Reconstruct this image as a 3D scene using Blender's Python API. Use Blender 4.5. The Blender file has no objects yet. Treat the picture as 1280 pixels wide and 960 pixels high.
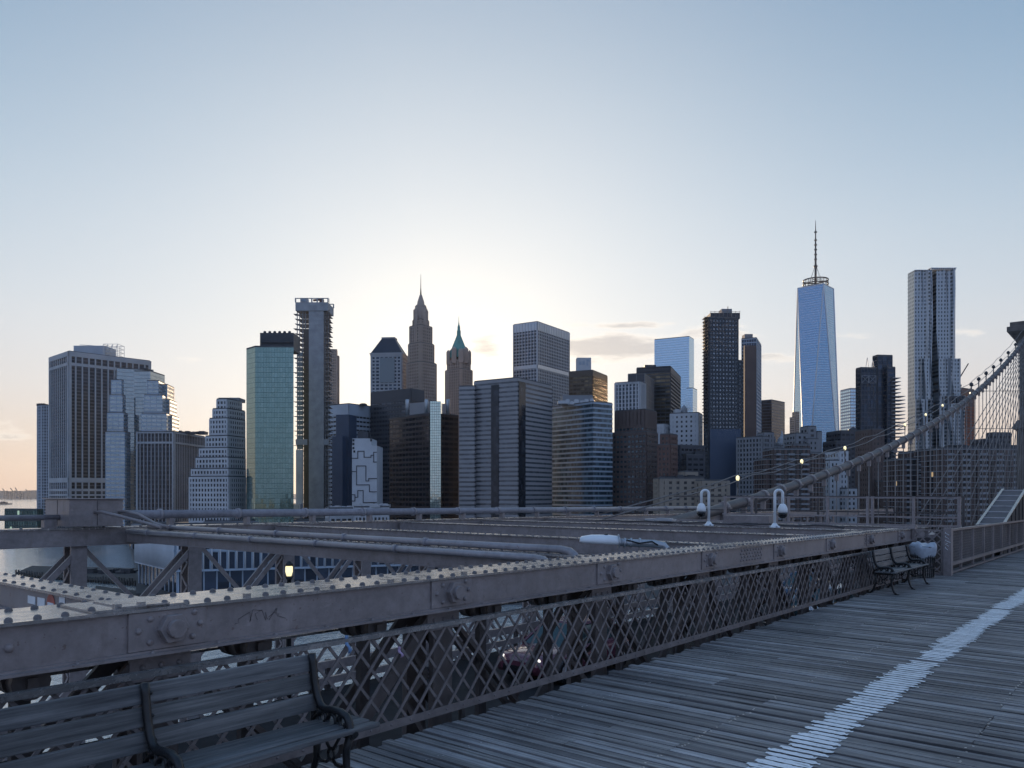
import bpy, math, random
from mathutils import Matrix, Vector
random.seed(7)
C = bpy.context.scene.collection
SC = bpy.context.scene
R = math.radians

# ------------------------------------------------------------------ camera
CAMZ = 45.0                       # eye height above the river
F, HY = 990.0, 617.0              # focal length in photo pixels, horizon row
cam_d = bpy.data.cameras.new('camera'); cam = bpy.data.objects.new('camera', cam_d); C.objects.link(cam)
cam.location = (0, 0, CAMZ); cam.rotation_euler = (R(90), 0, 0)
cam_d.sensor_width = 36; cam_d.lens = F/1280*36; cam_d.shift_y = (HY-480)/1280
cam_d.clip_start = 0.1; cam_d.clip_end = 60000
SC.camera = cam
# ------------------------------------------------------------------ sky, sun, exposure
SUN_EL, SUN_AZ = 5.6, -4.4        # degrees; azimuth from the view axis
W = bpy.data.worlds.new('World'); SC.world = W; W.use_nodes = True
SC.view_settings.view_transform = 'Standard'; SC.view_settings.look = 'None'
SC.view_settings.exposure = 1.0; SC.view_settings.gamma = 1
SKY_STRENGTH = 0.1
def build_sky():
    nt = W.node_tree; N = nt.nodes; L = nt.links
    bg = N['Background']; bg.inputs['Strength'].default_value = SKY_STRENGTH
    g = 1/(SKY_STRENGTH*2**SC.view_settings.exposure)
    def node(t, **k):
        n = N.new(t)
        for a, v in k.items(): setattr(n, a, v)
        return n
    def mt(op, a, b=None, c=None):
        m = node('ShaderNodeMath', operation=op)
        for i, v in enumerate((a, b, c)):
            if v is None: continue
            if isinstance(v, bpy.types.NodeSocket): L.new(v, m.inputs[i])
            else: m.inputs[i].default_value = v
        return m.outputs[0]
    def mix(f, a, b, mode='MIX'):
        m = node('ShaderNodeMix', data_type='RGBA', blend_type=mode)
        for s, v in ((m.inputs['Factor'], f), (m.inputs['A'], a), (m.inputs['B'], b)):
            if isinstance(v, bpy.types.NodeSocket): L.new(v, s)
            elif isinstance(v, (int, float)): s.default_value = v
            else: s.default_value = (*v, 1)
        return m.outputs['Result']
    def rmp(f, stops):
        r = node('ShaderNodeValToRGB'); e = r.color_ramp.elements; r.color_ramp.interpolation = 'EASE' if len(stops) < 3 else 'B_SPLINE'
        while len(e) < len(stops): e.new(.5)
        for el, (p, c) in zip(e, stops): el.position = p; el.color = (*c, 1)
        L.new(f, r.inputs[0]); return r.outputs[0]
    sky = node('ShaderNodeTexSky', sky_type='NISHITA', sun_disc=False)
    sky.sun_elevation = R(SUN_EL); sky.sun_rotation = R(SUN_AZ)
    sky.altitude = 20; sky.air_density = 1.0; sky.dust_density = 1.2; sky.ozone_density = 2.5
    tc = node('ShaderNodeTexCoord'); nv = node('ShaderNodeVectorMath', operation='NORMALIZE'); L.new(tc.outputs['Generated'], nv.inputs[0])
    sp = node('ShaderNodeSeparateXYZ'); L.new(nv.outputs[0], sp.inputs[0]); x, y, z = sp.outputs
    # clear evening air: tone by elevation, paler round the sun, bluer opposite it
    el = rmp(z, [(0,(.72,.465,.34)),(.05,(.75,.58,.485)),(.12,(.74,.70,.71)),(.22,(.62,.70,.78)),(.36,(.36,.51,.67)),(.52,(.165,.315,.50)),(1,(.13,.27,.48))])
    dp = node('ShaderNodeVectorMath', operation='DOT_PRODUCT'); L.new(nv.outputs[0], dp.inputs[0])
    sd = (math.sin(R(SUN_AZ))*math.cos(R(SUN_EL+3)), math.cos(R(SUN_AZ))*math.cos(R(SUN_EL+3)), math.sin(R(SUN_EL+3)))
    dp.inputs[1].default_value = sd
    ang = mt('ARCCOSINE', dp.outputs['Value'])
    glow = mt('EXPONENT', mt('MULTIPLY', mt('POWER', mt('DIVIDE', ang, R(25)), 1.9), -1.0))
    core = mt('EXPONENT', mt('MULTIPLY', mt('POWER', mt('DIVIDE', ang, R(6)), 1.5), -1.0))
    back = rmp(z, [(0,(.36,.42,.58)),(.15,(.42,.54,.82)),(.5,(.34,.49,.84)),(1,(.15,.30,.56))])
    side = node('ShaderNodeMapRange', interpolation_type='SMOOTHSTEP'); L.new(y, side.inputs[0]); side.inputs[1].default_value = -.35; side.inputs[2].default_value = .6
    col = mix(side.outputs[0], back, el)
    col = mix(mt('MULTIPLY', glow, .88), col, (.93,.945,.95))
    col = mix(core, col, (.22,.17,.10), 'ADD')
    # thin evening clouds low in the west
    yy = mt('MAXIMUM', y, .05); u = mt('DIVIDE', x, yy); w = mt('DIVIDE', z, yy)
    cb = node('ShaderNodeCombineXYZ'); L.new(mt('MULTIPLY', u, 13.0), cb.inputs[0]); L.new(mt('MULTIPLY', w, 62.0), cb.inputs[1])
    ns = node('ShaderNodeTexNoise'); ns.inputs['Scale'].default_value = 1; ns.inputs['Detail'].default_value = 8; ns.inputs['Roughness'].default_value = .62; L.new(cb.outputs[0], ns.inputs['Vector'])
    def patch(u0, w0, su, sw, amp):
        a = mt('POWER', mt('DIVIDE', mt('SUBTRACT', u, u0), su), 2.0); b = mt('POWER', mt('DIVIDE', mt('SUBTRACT', w, w0), sw), 2.0)
        return mt('MULTIPLY', mt('EXPONENT', mt('MULTIPLY', mt('ADD', a, b), -1.0)), amp)
    m = None
    for p in ((.125,.184,.09,.022,.62),(-.035,.185,.03,.018,.5),(.255,.20,.07,.022,.36),(.33,.172,.05,.009,.38),(.16,.212,.12,.008,.40),(.57,.205,.03,.012,.26),(.44,.20,.03,.006,.34),(-.62,.075,.12,.02,.25),(.56,.075,.16,.016,.27),(.36,.085,.10,.02,.26),(-.42,.17,.05,.006,.18)):
        q = patch(*p); m = q if m is None else mt('MAXIMUM', m, q)
    dens = node('ShaderNodeMapRange', interpolation_type='SMOOTHSTEP'); L.new(mt('ADD', ns.outputs[0], m), dens.inputs[0]); dens.inputs[1].default_value = .70; dens.inputs[2].default_value = 1.04
    ccol = mix(mt('POWER', dens.outputs[0], 1.3), (1.10,1.03,.95), (.56,.54,.56))
    col = mix(mt('MINIMUM', mt('MULTIPLY', dens.outputs[0], 2.0), .88), col, ccol)
    sc = node('ShaderNodeVectorMath', operation='SCALE'); L.new(col, sc.inputs[0]); sc.inputs['Scale'].default_value = g
    out = mix(.90, sky.outputs[0], sc.outputs[0])
    L.new(out, bg.inputs['Color'])
build_sky()
sun_d = bpy.data.lights.new('sun', 'SUN'); sun_d.energy = 2.6; sun_d.angle = R(0.5); sun_d.color = (1, .72, .45)
sun = bpy.data.objects.new('sun', sun_d); C.objects.link(sun)
sdir = Vector((math.sin(R(SUN_AZ))*math.cos(R(SUN_EL)), math.cos(R(SUN_AZ))*math.cos(R(SUN_EL)), math.sin(R(SUN_EL))))
sun.rotation_euler = sdir.to_track_quat('Z', 'Y').to_euler()

# ------------------------------------------------------------------ mesh helper
class MB:
    def __init__(s): s.v = []; s.f = []; s.uv = []; s.sm = []; s.mi = []; s.rn = []
    def face(s, idx, uv=None, smooth=False, mi=0, rn=0.0):
        s.f.append(tuple(idx)); s.uv.append(uv); s.sm.append(smooth); s.mi.append(mi); s.rn.append(rn)
    def hexa(s, p, mi=0, rn=0.0):         # 8 points: bottom ccw, top ccw
        b = len(s.v); s.v += [tuple(q) for q in p]
        for q in ((3,2,1,0),(4,5,6,7),(0,1,5,4),(1,2,6,5),(2,3,7,6),(3,0,4,7)): s.face([b+i for i in q], mi=mi, rn=rn)
    def box(s, x0, x1, y0, y1, z0, z1, mi=0, rn=0.0):
        s.hexa([(x0,y0,z0),(x1,y0,z0),(x1,y1,z0),(x0,y1,z0),(x0,y0,z1),(x1,y0,z1),(x1,y1,z1),(x0,y1,z1)], mi, rn)
    def prism(s, poly, z0, z1, cap=True, uvs=None, z1s=None):   # ccw xy polygon; uvs=(bay, floor)
        n = len(poly); b = len(s.v)
        s.v += [(p[0],p[1],z0) for p in poly] + [(p[0],p[1],(z1s[i] if z1s else z1)) for i,p in enumerate(poly)]
        for i in range(n):
            j = (i+1) % n; uv = None
            if uvs:
                l = math.dist(poly[i], poly[j]); nb = max(1, round(l/uvs[0])); o = 37*i+13*(len(s.f)%17)
                nf = (z1-z0)/uvs[1]
                uv = [(o,-nf),(o+nb,-nf),(o+nb,0),(o,0)]
            s.face((b+i,b+j,b+n+j,b+n+i), uv)
        if cap: s.face(range(b+n, b+2*n)); s.face(range(b+n-1, b-1, -1))
    def bar(s, p, q, w, h, up=(0,0,1), mi=0):         # square bar from p to q
        p = Vector(p); q = Vector(q); d = (q-p).normalized(); u = Vector(up)
        if abs(d.dot(u)) > .98: u = Vector((0,1,0))
        a = d.cross(u).normalized()*(w/2); c = a.cross(d).normalized()*(h/2)
        s.hexa([p-a-c, p+a-c, q+a-c, q-a-c, p-a+c, p+a+c, q+a+c, q-a+c], mi)
    def tube(s, path, r, n=8, closed=False, smooth=True, cap=True):
        P = [Vector(p) for p in path]; m = len(P); rs = r if isinstance(r, (list,tuple)) else [r]*m
        b = len(s.v); prev = None
        for i, p in enumerate(P):
            if closed: d = P[(i+1)%m]-P[i-1]
            else: d = P[min(i+1,m-1)]-P[max(i-1,0)]
            d.normalize()
            if prev is None:
                u = Vector((0,0,1)) if abs(d.z) < .9 else Vector((0,1,0))
                a = d.cross(u).normalized()
            else:
                a = (prev - d*prev.dot(d)).normalized()
            prev = a; c = d.cross(a)
            for k in range(n):
                t = 2*math.pi*k/n; s.v.append(tuple(p + (a*math.cos(t)+c*math.sin(t))*rs[i]))
        for i in range(m if closed else m-1):
            i2 = (i+1) % m
            for k in range(n):
                k2 = (k+1) % n; s.face((b+i*n+k, b+i2*n+k, b+i2*n+k2, b+i*n+k2), smooth=smooth)
        if cap and not closed:
            s.face([b+k for k in range(n)]); s.face([b+(m-1)*n+k for k in range(n-1,-1,-1)])
    def lathe(s, prof, c=(0,0,0), n=12, axis='z', smooth=True, sy=1.0):   # prof: (r, h) list
        b = len(s.v)
        for r, h in prof:
            for k in range(n):
                t = 2*math.pi*k/n; x, y = r*math.cos(t), r*math.sin(t)*sy
                p = (x,y,h) if axis == 'z' else ((h,x,y) if axis == 'x' else (y,h,x))
                s.v.append((p[0]+c[0],p[1]+c[1],p[2]+c[2]))
        m = len(prof)
        for i in range(m-1):
            for k in range(n):
                k2 = (k+1) % n; s.face((b+i*n+k, b+i*n+k2, b+(i+1)*n+k2, b+(i+1)*n+k), smooth=smooth)
        s.face([b+k for k in range(n-1,-1,-1)]); s.face([b+(m-1)*n+k for k in range(n)])
    def dome(s, c, r, h, axis=(0,0,1), n=8, mi=0):
        a = Vector(axis); u = a.orthogonal().normalized(); w = a.cross(u); c = Vector(c); b = len(s.v)
        for fr, fh in ((1,0),(.92,.45),(.6,.85)):
            for k in range(n):
                t = 2*math.pi*k/n; s.v.append(tuple(c+(u*math.cos(t)+w*math.sin(t))*r*fr+a*h*fh))
        s.v.append(tuple(c+a*h))
        for i in range(2):
            for k in range(n):
                k2=(k+1)%n; s.face((b+i*n+k,b+i*n+k2,b+(i+1)*n+k2,b+(i+1)*n+k), smooth=True, mi=mi)
        for k in range(n): s.face((b+2*n+k,b+2*n+(k+1)%n,b+3*n), smooth=True, mi=mi)
    def build(s, name, mats, parent=None, bevel=0, mat4=None):
        me = bpy.data.meshes.new(name); me.from_pydata(s.v, [], s.f)
        me.polygons.foreach_set('use_smooth', s.sm)
        if not isinstance(mats, (list,tuple)): mats = [mats]
        for m in mats: me.materials.append(m)
        if any(s.mi): me.polygons.foreach_set('material_index', s.mi)
        if any(u is not None for u in s.uv):
            ul = me.uv_layers.new(name='UVMap'); k = 0
            for u, f in zip(s.uv, s.f):
                for i in range(len(f)):
                    if u: ul.data[k].uv = u[i]
                    k += 1
        if any(s.rn):
            at = me.attributes.new('rnd', 'FLOAT', 'FACE'); at.data.foreach_set('value', s.rn)
        me.update()
        o = bpy.data.objects.new(name, me); C.objects.link(o)
        if parent: o.parent = parent
        if bevel:
            bm = o.modifiers.new('edge', 'BEVEL'); bm.width = bevel; bm.segments = 2; bm.limit_method = 'ANGLE'
        return o
def tag(o, label, cat, group=None, kind=None):
    if label: o['label'] = label
    if cat: o['category'] = cat
    if group: o['group'] = group
    if kind: o['kind'] = kind
    return o
def empty(name, loc=(0,0,0), rz=0):
    o = bpy.data.objects.new(name, None); C.objects.link(o); o.location = loc; o.rotation_euler.z = rz
    o.empty_display_size = .2
    return o
def kids(o): return [c for c in bpy.data.objects if c.parent == o]
def copy_tree(o, parent=None):
    c = o.copy(); C.objects.link(c); c.parent = parent
    for ch in kids(o): copy_tree(ch, c)
    return c

# ------------------------------------------------------------------ materials
def newmat(name):
    m = bpy.data.materials.new(name); m.use_nodes = True
    nt = m.node_tree; b = nt.nodes['Principled BSDF']; return m, nt, b
def nd(nt, t, **k):
    n = nt.nodes.new(t)
    for a, v in k.items(): setattr(n, a, v)
    return n
def noise(nt, scale, detail=4, rough=.6, coord='Object', mp=None):
    tc = nd(nt, 'ShaderNodeTexCoord'); n = nd(nt, 'ShaderNodeTexNoise')
    n.inputs['Scale'].default_value = scale; n.inputs['Detail'].default_value = detail; n.inputs['Roughness'].default_value = rough
    if mp:
        mm = nd(nt, 'ShaderNodeMapping'); mm.inputs['Scale'].default_value = mp
        nt.links.new(tc.outputs[coord], mm.inputs[0]); nt.links.new(mm.outputs[0], n.inputs['Vector'])
    else: nt.links.new(tc.outputs[coord], n.inputs['Vector'])
    return n
def ramp(nt, fac, stops):
    r = nd(nt, 'ShaderNodeValToRGB'); e = r.color_ramp.elements
    while len(e) < len(stops): e.new(.5)
    for el, (p, c) in zip(e, stops): el.position = p; el.color = (*c, 1) if len(c) == 3 else c
    nt.links.new(fac, r.inputs[0]); return r
def mixc(nt, fac, a, b, mode='MIX'):
    m = nd(nt, 'ShaderNodeMix', data_type='RGBA', blend_type=mode)
    for sock, val in ((m.inputs['Factor'], fac), (m.inputs['A'], a), (m.inputs['B'], b)):
        if isinstance(val, bpy.types.NodeSocket): nt.links.new(val, sock)
        elif isinstance(val, (int,float)): sock.default_value = val
        else: sock.default_value = (*val, 1)
    return m.outputs['Result']
def math_(nt, op, a, b=None):
    m = nd(nt, 'ShaderNodeMath', operation=op)
    for i, v in enumerate((a, b)):
        if v is None: continue
        if isinstance(v, bpy.types.NodeSocket): nt.links.new(v, m.inputs[i])
        else: m.inputs[i].default_value = v
    return m.outputs[0]
def bump(nt, b, h, strength, dist=.02):
    n = nd(nt, 'ShaderNodeBump'); n.inputs['Strength'].default_value = strength; n.inputs['Distance'].default_value = dist
    nt.links.new(h, n.inputs['Height']); nt.links.new(n.outputs[0], b.inputs['Normal'])
def plain(name, col, rough=.6, metal=0, var=.25, scale=3, bmp=0.0, spec=.5):
    m, nt, b = newmat(name)
    n = noise(nt, scale)
    d = tuple(c*(1-var) for c in col); u = tuple(min(1, c*(1+var)) for c in col)
    r = ramp(nt, n.outputs[0], [(.3, d), (.7, u)])
    nt.links.new(r.outputs[0], b.inputs['Base Color'])
    b.inputs['Roughness'].default_value = rough; b.inputs['Metallic'].default_value = metal; b.inputs['Specular IOR Level'].default_value = spec
    if bmp: bump(nt, b, noise(nt, scale*6).outputs[0], bmp)
    return m
def steel_paint(name, col, rough=.42, bm=.25):
    m, nt, b = newmat(name)
    n1 = noise(nt, 1.3, 6); n2 = noise(nt, 9, 6, .7); n3 = noise(nt, 2.2, 8, .75, mp=(1,1,.25))
    base = ramp(nt, n1.outputs[0], [(.3, tuple(c*.8 for c in col)), (.7, tuple(c*1.15 for c in col))]).outputs[0]
    fine = ramp(nt, n2.outputs[0], [(.35, (.8,.8,.8)), (.65, (1.1,1.1,1.1))]).outputs[0]
    base = mixc(nt, 1, base, fine, 'MULTIPLY')
    dirt = ramp(nt, n3.outputs[0], [(.56, (0,0,0)), (.72, (1,1,1))]).outputs[0]
    base = mixc(nt, math_(nt, 'MULTIPLY', dirt, .5), base, (.06,.045,.04))
    rust = ramp(nt, noise(nt, 3.2, 9, .8, mp=(1.6,1.6,.35)).outputs[0], [(.60, (0,0,0)), (.70, (1,1,1))]).outputs[0]
    base = mixc(nt, math_(nt, 'MULTIPLY', rust, .38), base, (.16,.085,.05))
    pale = ramp(nt, noise(nt, 5.5, 7, .7, mp=(1,1,2.2)).outputs[0], [(.62, (0,0,0)), (.66, (1,1,1))]).outputs[0]
    base = mixc(nt, math_(nt, 'MULTIPLY', pale, .22), base, tuple(min(1, c*1.7) for c in col))
    chip = ramp(nt, noise(nt, 26, 3, .5).outputs[0], [(.68, (0,0,0)), (.71, (1,1,1))]).outputs[0]
    base = mixc(nt, math_(nt, 'MULTIPLY', chip, .5), base, (.12,.06,.04))
    nt.links.new(base, b.inputs['Base Color'])
    rr = ramp(nt, n2.outputs[0], [(.3, (rough-.1,)*3), (.7, (rough+.15,)*3)]).outputs[0]
    nt.links.new(rr, b.inputs['Roughness'])
    bump(nt, b, n2.outputs[0], bm, .01)
    return m
def glass(name, dark, light, rough=.12, metal=.5, lit=0.0, jit=.02, mull=(.06,.10), mcol=None, litcol=(1,.72,.4)):
    """window wall: UV counts bays and storeys; every pane gets its own tone and tilt"""
    m, nt, b = newmat(name)
    uv = nd(nt, 'ShaderNodeUVMap'); sep = nd(nt, 'ShaderNodeSeparateXYZ'); nt.links.new(uv.outputs[0], sep.inputs[0])
    fl = nd(nt, 'ShaderNodeVectorMath', operation='FLOOR'); nt.links.new(uv.outputs[0], fl.inputs[0])
    wn = nd(nt, 'ShaderNodeTexWhiteNoise', noise_dimensions='3D'); nt.links.new(fl.outputs[0], wn.inputs['Vector'])
    sm = noise(nt, .05, 3, .5, 'UV')
    f = math_(nt, 'MULTIPLY', wn.outputs[0], wn.outputs[0])
    f = math_(nt, 'ADD', math_(nt, 'MULTIPLY', f, .75), math_(nt, 'MULTIPLY', sm.outputs[0], .25))
    col = mixc(nt, f, dark, light)
    if mcol:
        fx = math_(nt, 'FRACT', sep.outputs[0]); fy = math_(nt, 'FRACT', sep.outputs[1])
        mx = math_(nt, 'MAXIMUM', math_(nt, 'LESS_THAN', fx, mull[0]), math_(nt, 'LESS_THAN', fy, mull[1]))
        col = mixc(nt, mx, col, mcol)
        nt.links.new(math_(nt, 'MULTIPLY', math_(nt, 'SUBTRACT', 1.0, mx), metal), b.inputs['Metallic'])
    else: b.inputs['Metallic'].default_value = metal
    nt.links.new(col, b.inputs['Base Color']); b.inputs['Roughness'].default_value = rough
    geo = nd(nt, 'ShaderNodeNewGeometry'); sub = nd(nt, 'ShaderNodeVectorMath', operation='SUBTRACT')
    nt.links.new(wn.outputs['Color'], sub.inputs[0]); sub.inputs[1].default_value = (.5,.5,.5)
    sc = nd(nt, 'ShaderNodeVectorMath', operation='SCALE'); nt.links.new(sub.outputs[0], sc.inputs[0]); sc.inputs['Scale'].default_value = jit
    ad = nd(nt, 'ShaderNodeVectorMath', operation='ADD'); nt.links.new(geo.outputs['Normal'], ad.inputs[0]); nt.links.new(sc.outputs[0], ad.inputs[1])
    no = nd(nt, 'ShaderNodeVectorMath', operation='NORMALIZE'); nt.links.new(ad.outputs[0], no.inputs[0]); nt.links.new(no.outputs[0], b.inputs['Normal'])
    if lit:
        wn2 = nd(nt, 'ShaderNodeTexWhiteNoise', noise_dimensions='4D'); nt.links.new(fl.outputs[0], wn2.inputs['Vector']); wn2.inputs['W'].default_value = 3.3
        e = math_(nt, 'MULTIPLY', math_(nt, 'GREATER_THAN', wn2.outputs[0], 1-lit), .22)
        b.inputs['Emission Color'].default_value = (*litcol, 1); nt.links.new(e, b.inputs['Emission Strength'])
    return m
def emit(name, col, st):
    m, nt, b = newmat(name); b.inputs['Base Color'].default_value = (*col, 1)
    b.inputs['Emission Color'].default_value = (*col, 1); b.inputs['Emission Strength'].default_value = st; return m

M = {}
M['steel'] = steel_paint('bridge steel paint', (.275,.235,.23))
M['lattice'] = steel_paint('lattice steel paint', (.20,.172,.168), .42)
M['steel_top'] = steel_paint('worn steel top with sky sheen', (.34,.32,.31), .22, .05)  # sky sheen on tops put into a brighter metallic copy of the bridge paint
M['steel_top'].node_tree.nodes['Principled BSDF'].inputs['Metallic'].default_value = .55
M['steel_mid'] = steel_paint('bridge steel paint deepened for shade', (.125,.105,.10), .5)  # darker copy of the bridge paint; shade behind the lattice is in its colour
M['steel_dark'] = steel_paint('bridge steel paint in shade tone', (.075,.065,.065), .5)  # darkest copy of the bridge paint; shade under the girder put into its colour
M['pipe'] = steel_paint('grey painted pipe', (.30,.28,.30), .38)
M['white_paint'] = plain('white enamel', (.78,.80,.82), .35, var=.06)
M['black'] = plain('black plastic', (.015,.015,.018), .25)
M['iron'] = plain('black cast iron', (.012,.0125,.014), .36, var=.3, scale=12, bmp=.2)
M['galv'] = plain('galvanised steel', (.42,.44,.47), .42, .6, var=.15)
M['rope'] = plain('wire rope', (.20,.18,.17), .6, .2)
M['concrete'] = plain('raw concrete', (.33,.33,.34), .8, var=.18, scale=.15)
M['granite'] = plain('tower granite', (.13,.113,.10), .85, var=.3, scale=.6, bmp=.4)
M['asphalt'] = plain('asphalt', (.028,.028,.03), .8, var=.3, scale=1.5, spec=.12)
M['ground'] = plain('city ground', (.07,.07,.07), .9, var=.4, scale=.03)
M['roof'] = plain('roof membrane', (.10,.10,.105), .9, var=.3, scale=.08)
M['darkmetal'] = plain('dark rooftop metal', (.05,.052,.06), .5, .2, var=.3, scale=.2)
M['patina'] = plain('green copper patina', (.13,.30,.27), .6, var=.2, scale=.15)
M['slate'] = plain('dark standing roof', (.035,.042,.06), .5, .1, var=.2, scale=.1)
M['hill'] = plain('far shore', (.10,.11,.12), 1, var=.3, scale=.002)
M['timber'] = plain('pier timber', (.06,.055,.05), .9, var=.4, scale=.3)
# ------------------------------------------------------------------ the setting
LAND = 3.0
def wz(py, d): return CAMZ + (HY-py)*d/F            # height of something on photo row py at depth d
def wp(px, d): return Vector(((px-640)/F*d, d))
def make_water():
    m, nt, b = newmat('river water')
    b.inputs['Base Color'].default_value = (.60,.65,.66,1); b.inputs['Roughness'].default_value = .09; b.inputs['IOR'].default_value = 1.33; b.inputs['Metallic'].default_value = .6
    n1 = noise(nt, .30, 6, .68, mp=(1,.6,1)); n2 = noise(nt, .045, 3, .5, mp=(1,.6,1))
    s = math_(nt, 'ADD', n1.outputs[0], math_(nt, 'MULTIPLY', n2.outputs[0], 1.6))
    bump(nt, b, s, 1.0, .6)
    w = MB(); v = [(-14000,-7000),(14000,-7000),(14000,14000),(-14000,14000)]
    w.v = [(x,y,0) for x,y in v]; w.face((0,1,2,3)); o = w.build('water', m); tag(o, None, None, kind='structure')
make_water()
def make_land():
    P = [wp(47,880), wp(110,830), wp(160,720), wp(171,460), wp(170,333), wp(600,322), wp(1300,300), wp(2600,250), wp(2600,3600), wp(300,3600), wp(46,2600)]
    g = MB(); g.prism([tuple(p) for p in P], -3, LAND); tag(g.build('ground', M['ground']), None, None, kind='structure')
    q = MB(); n = 60; random.seed(3)
    pts = []
    for i in range(n+1):
        px = -700+1900*i/n; d = 6500; p = wp(px, d)
        h = 30+45*max(0, math.sin(i*.33+1)*.5+.3)+random.random()*14
        pts.append((p.x, p.y, h))
    for x,y,h in pts: q.v += [(x,y,-2),(x,y+500,h),(x,y+1600,-2)]
    for i in range(n):
        a = 3*i
        q.face((a,a+3,a+4,a+1), smooth=True); q.face((a+1,a+4,a+5,a+2), smooth=True)
    tag(q.build('hills', M['hill']), None, None, kind='structure')
make_land()
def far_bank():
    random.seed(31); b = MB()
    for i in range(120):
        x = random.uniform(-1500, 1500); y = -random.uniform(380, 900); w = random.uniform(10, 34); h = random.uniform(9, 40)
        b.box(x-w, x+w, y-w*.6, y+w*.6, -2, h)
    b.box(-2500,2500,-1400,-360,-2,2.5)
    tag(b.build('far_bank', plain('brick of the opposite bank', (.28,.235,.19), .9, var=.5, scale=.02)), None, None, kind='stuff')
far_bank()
def haze():
    b = MB(); b.box(-14500,14500,-7500,14500,-5,575); m, nt, bs = newmat('evening haze'); nt.nodes.remove(bs)
    v = nd(nt, 'ShaderNodeVolumePrincipled'); v.inputs['Color'].default_value = (.93,.92,.92,1); v.inputs['Density'].default_value = HAZE; v.inputs['Anisotropy'].default_value = .3
    nt.links.new(v.outputs[0], nt.nodes['Material Output'].inputs['Volume']); tag(b.build('haze', m), None, None, kind='stuff')
HAZE = 3.0e-5
haze()
def port_crane(px, d, h, tall, label):
    p = wp(px, d); b = MB(); x, y = p
    for sx in (-1,1): b.bar((x+sx*12,y,0),(x+sx*8,y,h),5,5)
    b.bar((x-32,y,h*.86),(x+30,y,h*.86),6,6); b.bar((x-12,y,h*.45),(x+12,y,h*.45),5,5); b.bar((x+8,y,h),(x+30,y,h*.86),4,4); b.bar((x-4,y,h*.86),(x-26,y,tall),5,5)
    tag(b.build('port_crane', M['hill']), label, 'crane', 'harbour cranes on the far shore')
for k,(px,h,t) in enumerate([(7,95,120),(12,80,90),(17,98,125),(23,90,130),(28,70,85),(36,95,112)]):
    port_crane(px, 6400, h*.72, t*.72, 'tiny hazy harbour crane on the horizon across the bay')

# ------------------------------------------------------------------ skyline kit
def poly_of(xl, xc, xr, d, rr, dep=None):
    """footprint with its near corner on column xc at depth d, running right to column xr and back-left to xl"""
    rr = rr or 1+.14*(xr-xc)/F
    Cc = wp(xc, d); Rr = wp(xr, d*rr); dr = (Rr-Cc); n = Vector((-dr.y, dr.x)).normalized()
    if dep is None or xc-xl > 1.6:
        k = (xl-640)/F       # (C + s n).x = k (C + s n).y
        den = n.x - k*n.y
        s = (k*Cc.y - Cc.x)/den if abs(den) > 1e-6 else 30
        s = max(7, min(s, 140))
    else: s = dep
    return [Cc, Rr, Rr+n*s, Cc+n*s]
def frame_face(mb, sb, A, B, z0, z1, st):
    """piers and spandrels standing proud of the glass on one face (outward is to the right of A->B)"""
    d = B-A; l = d.length
    if l < 1: return
    d = d/l; n = Vector((d.y, -d.x))
    def slab(a0, a1, h0, h1, o, mb=mb):
        p = [A+d*a0-n*.1, A+d*a1-n*.1, A+d*a1+n*o, A+d*a0+n*o]
        p = [p[3],p[2],p[1],p[0]]
        mb.hexa([(q.x,q.y,h0) for q in p]+[(q.x,q.y,h1) for q in p])
    bay, pw, pd, fh, sh, sd = st['f']
    nb = max(1, round(l/bay)); bw = l/nb
    if pw:
        for i in range(1, nb): slab(i*bw-pw/2, i*bw+pw/2, z0, z1-.05, pd)
        cw = st.get('cw', pw)
        slab(-.0, cw, z0, z1-.04, pd+.06); slab(l-cw, l, z0, z1-.04, pd+.06)
    if sh:
        nf = int((z1-z0)/fh)
        for k in range(nf): slab(0, l, z1-k*fh-sh, z1-k*fh, sd, sb)
    for a, b_, o in st.get('bands', []): slab(0, l, b_, a, o)
def tier(gl, fr, sb, rf, x, top, d, rr=None, st=None, z0=LAND, dep=None, bands=(), roof=True, pl=None):
    P = [wp(*q) for q in pl] if pl else poly_of(*x, d, rr, dep); z1 = wz(top, d)
    gl.prism([tuple(p) for p in P], z0, z1-.3, uvs=(st['f'][0], st['f'][3]))
    s2 = dict(st); s2['bands'] = [(wz(a, d), wz(b_, d), o) for a, b_, o in bands]
    for i in range(len(P)): frame_face(fr, sb, P[i], P[(i+1)%len(P)], z0, z1, s2)
    if roof:
        c = sum((p for p in P), Vector((0,0)))/len(P)
        Q = [c+(p-c)*.97 for p in P]; rf.prism([tuple(p) for p in Q], z1-.6, z1+.25)
        for i in range(len(P)):
            a, b_ = P[i], P[(i+1)%len(P)]; rf.bar((*(c+(a-c)*.985), z1+.35), (*(c+(b_-c)*.985), z1+.35), .5, 1.0)
    return P, z1
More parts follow.
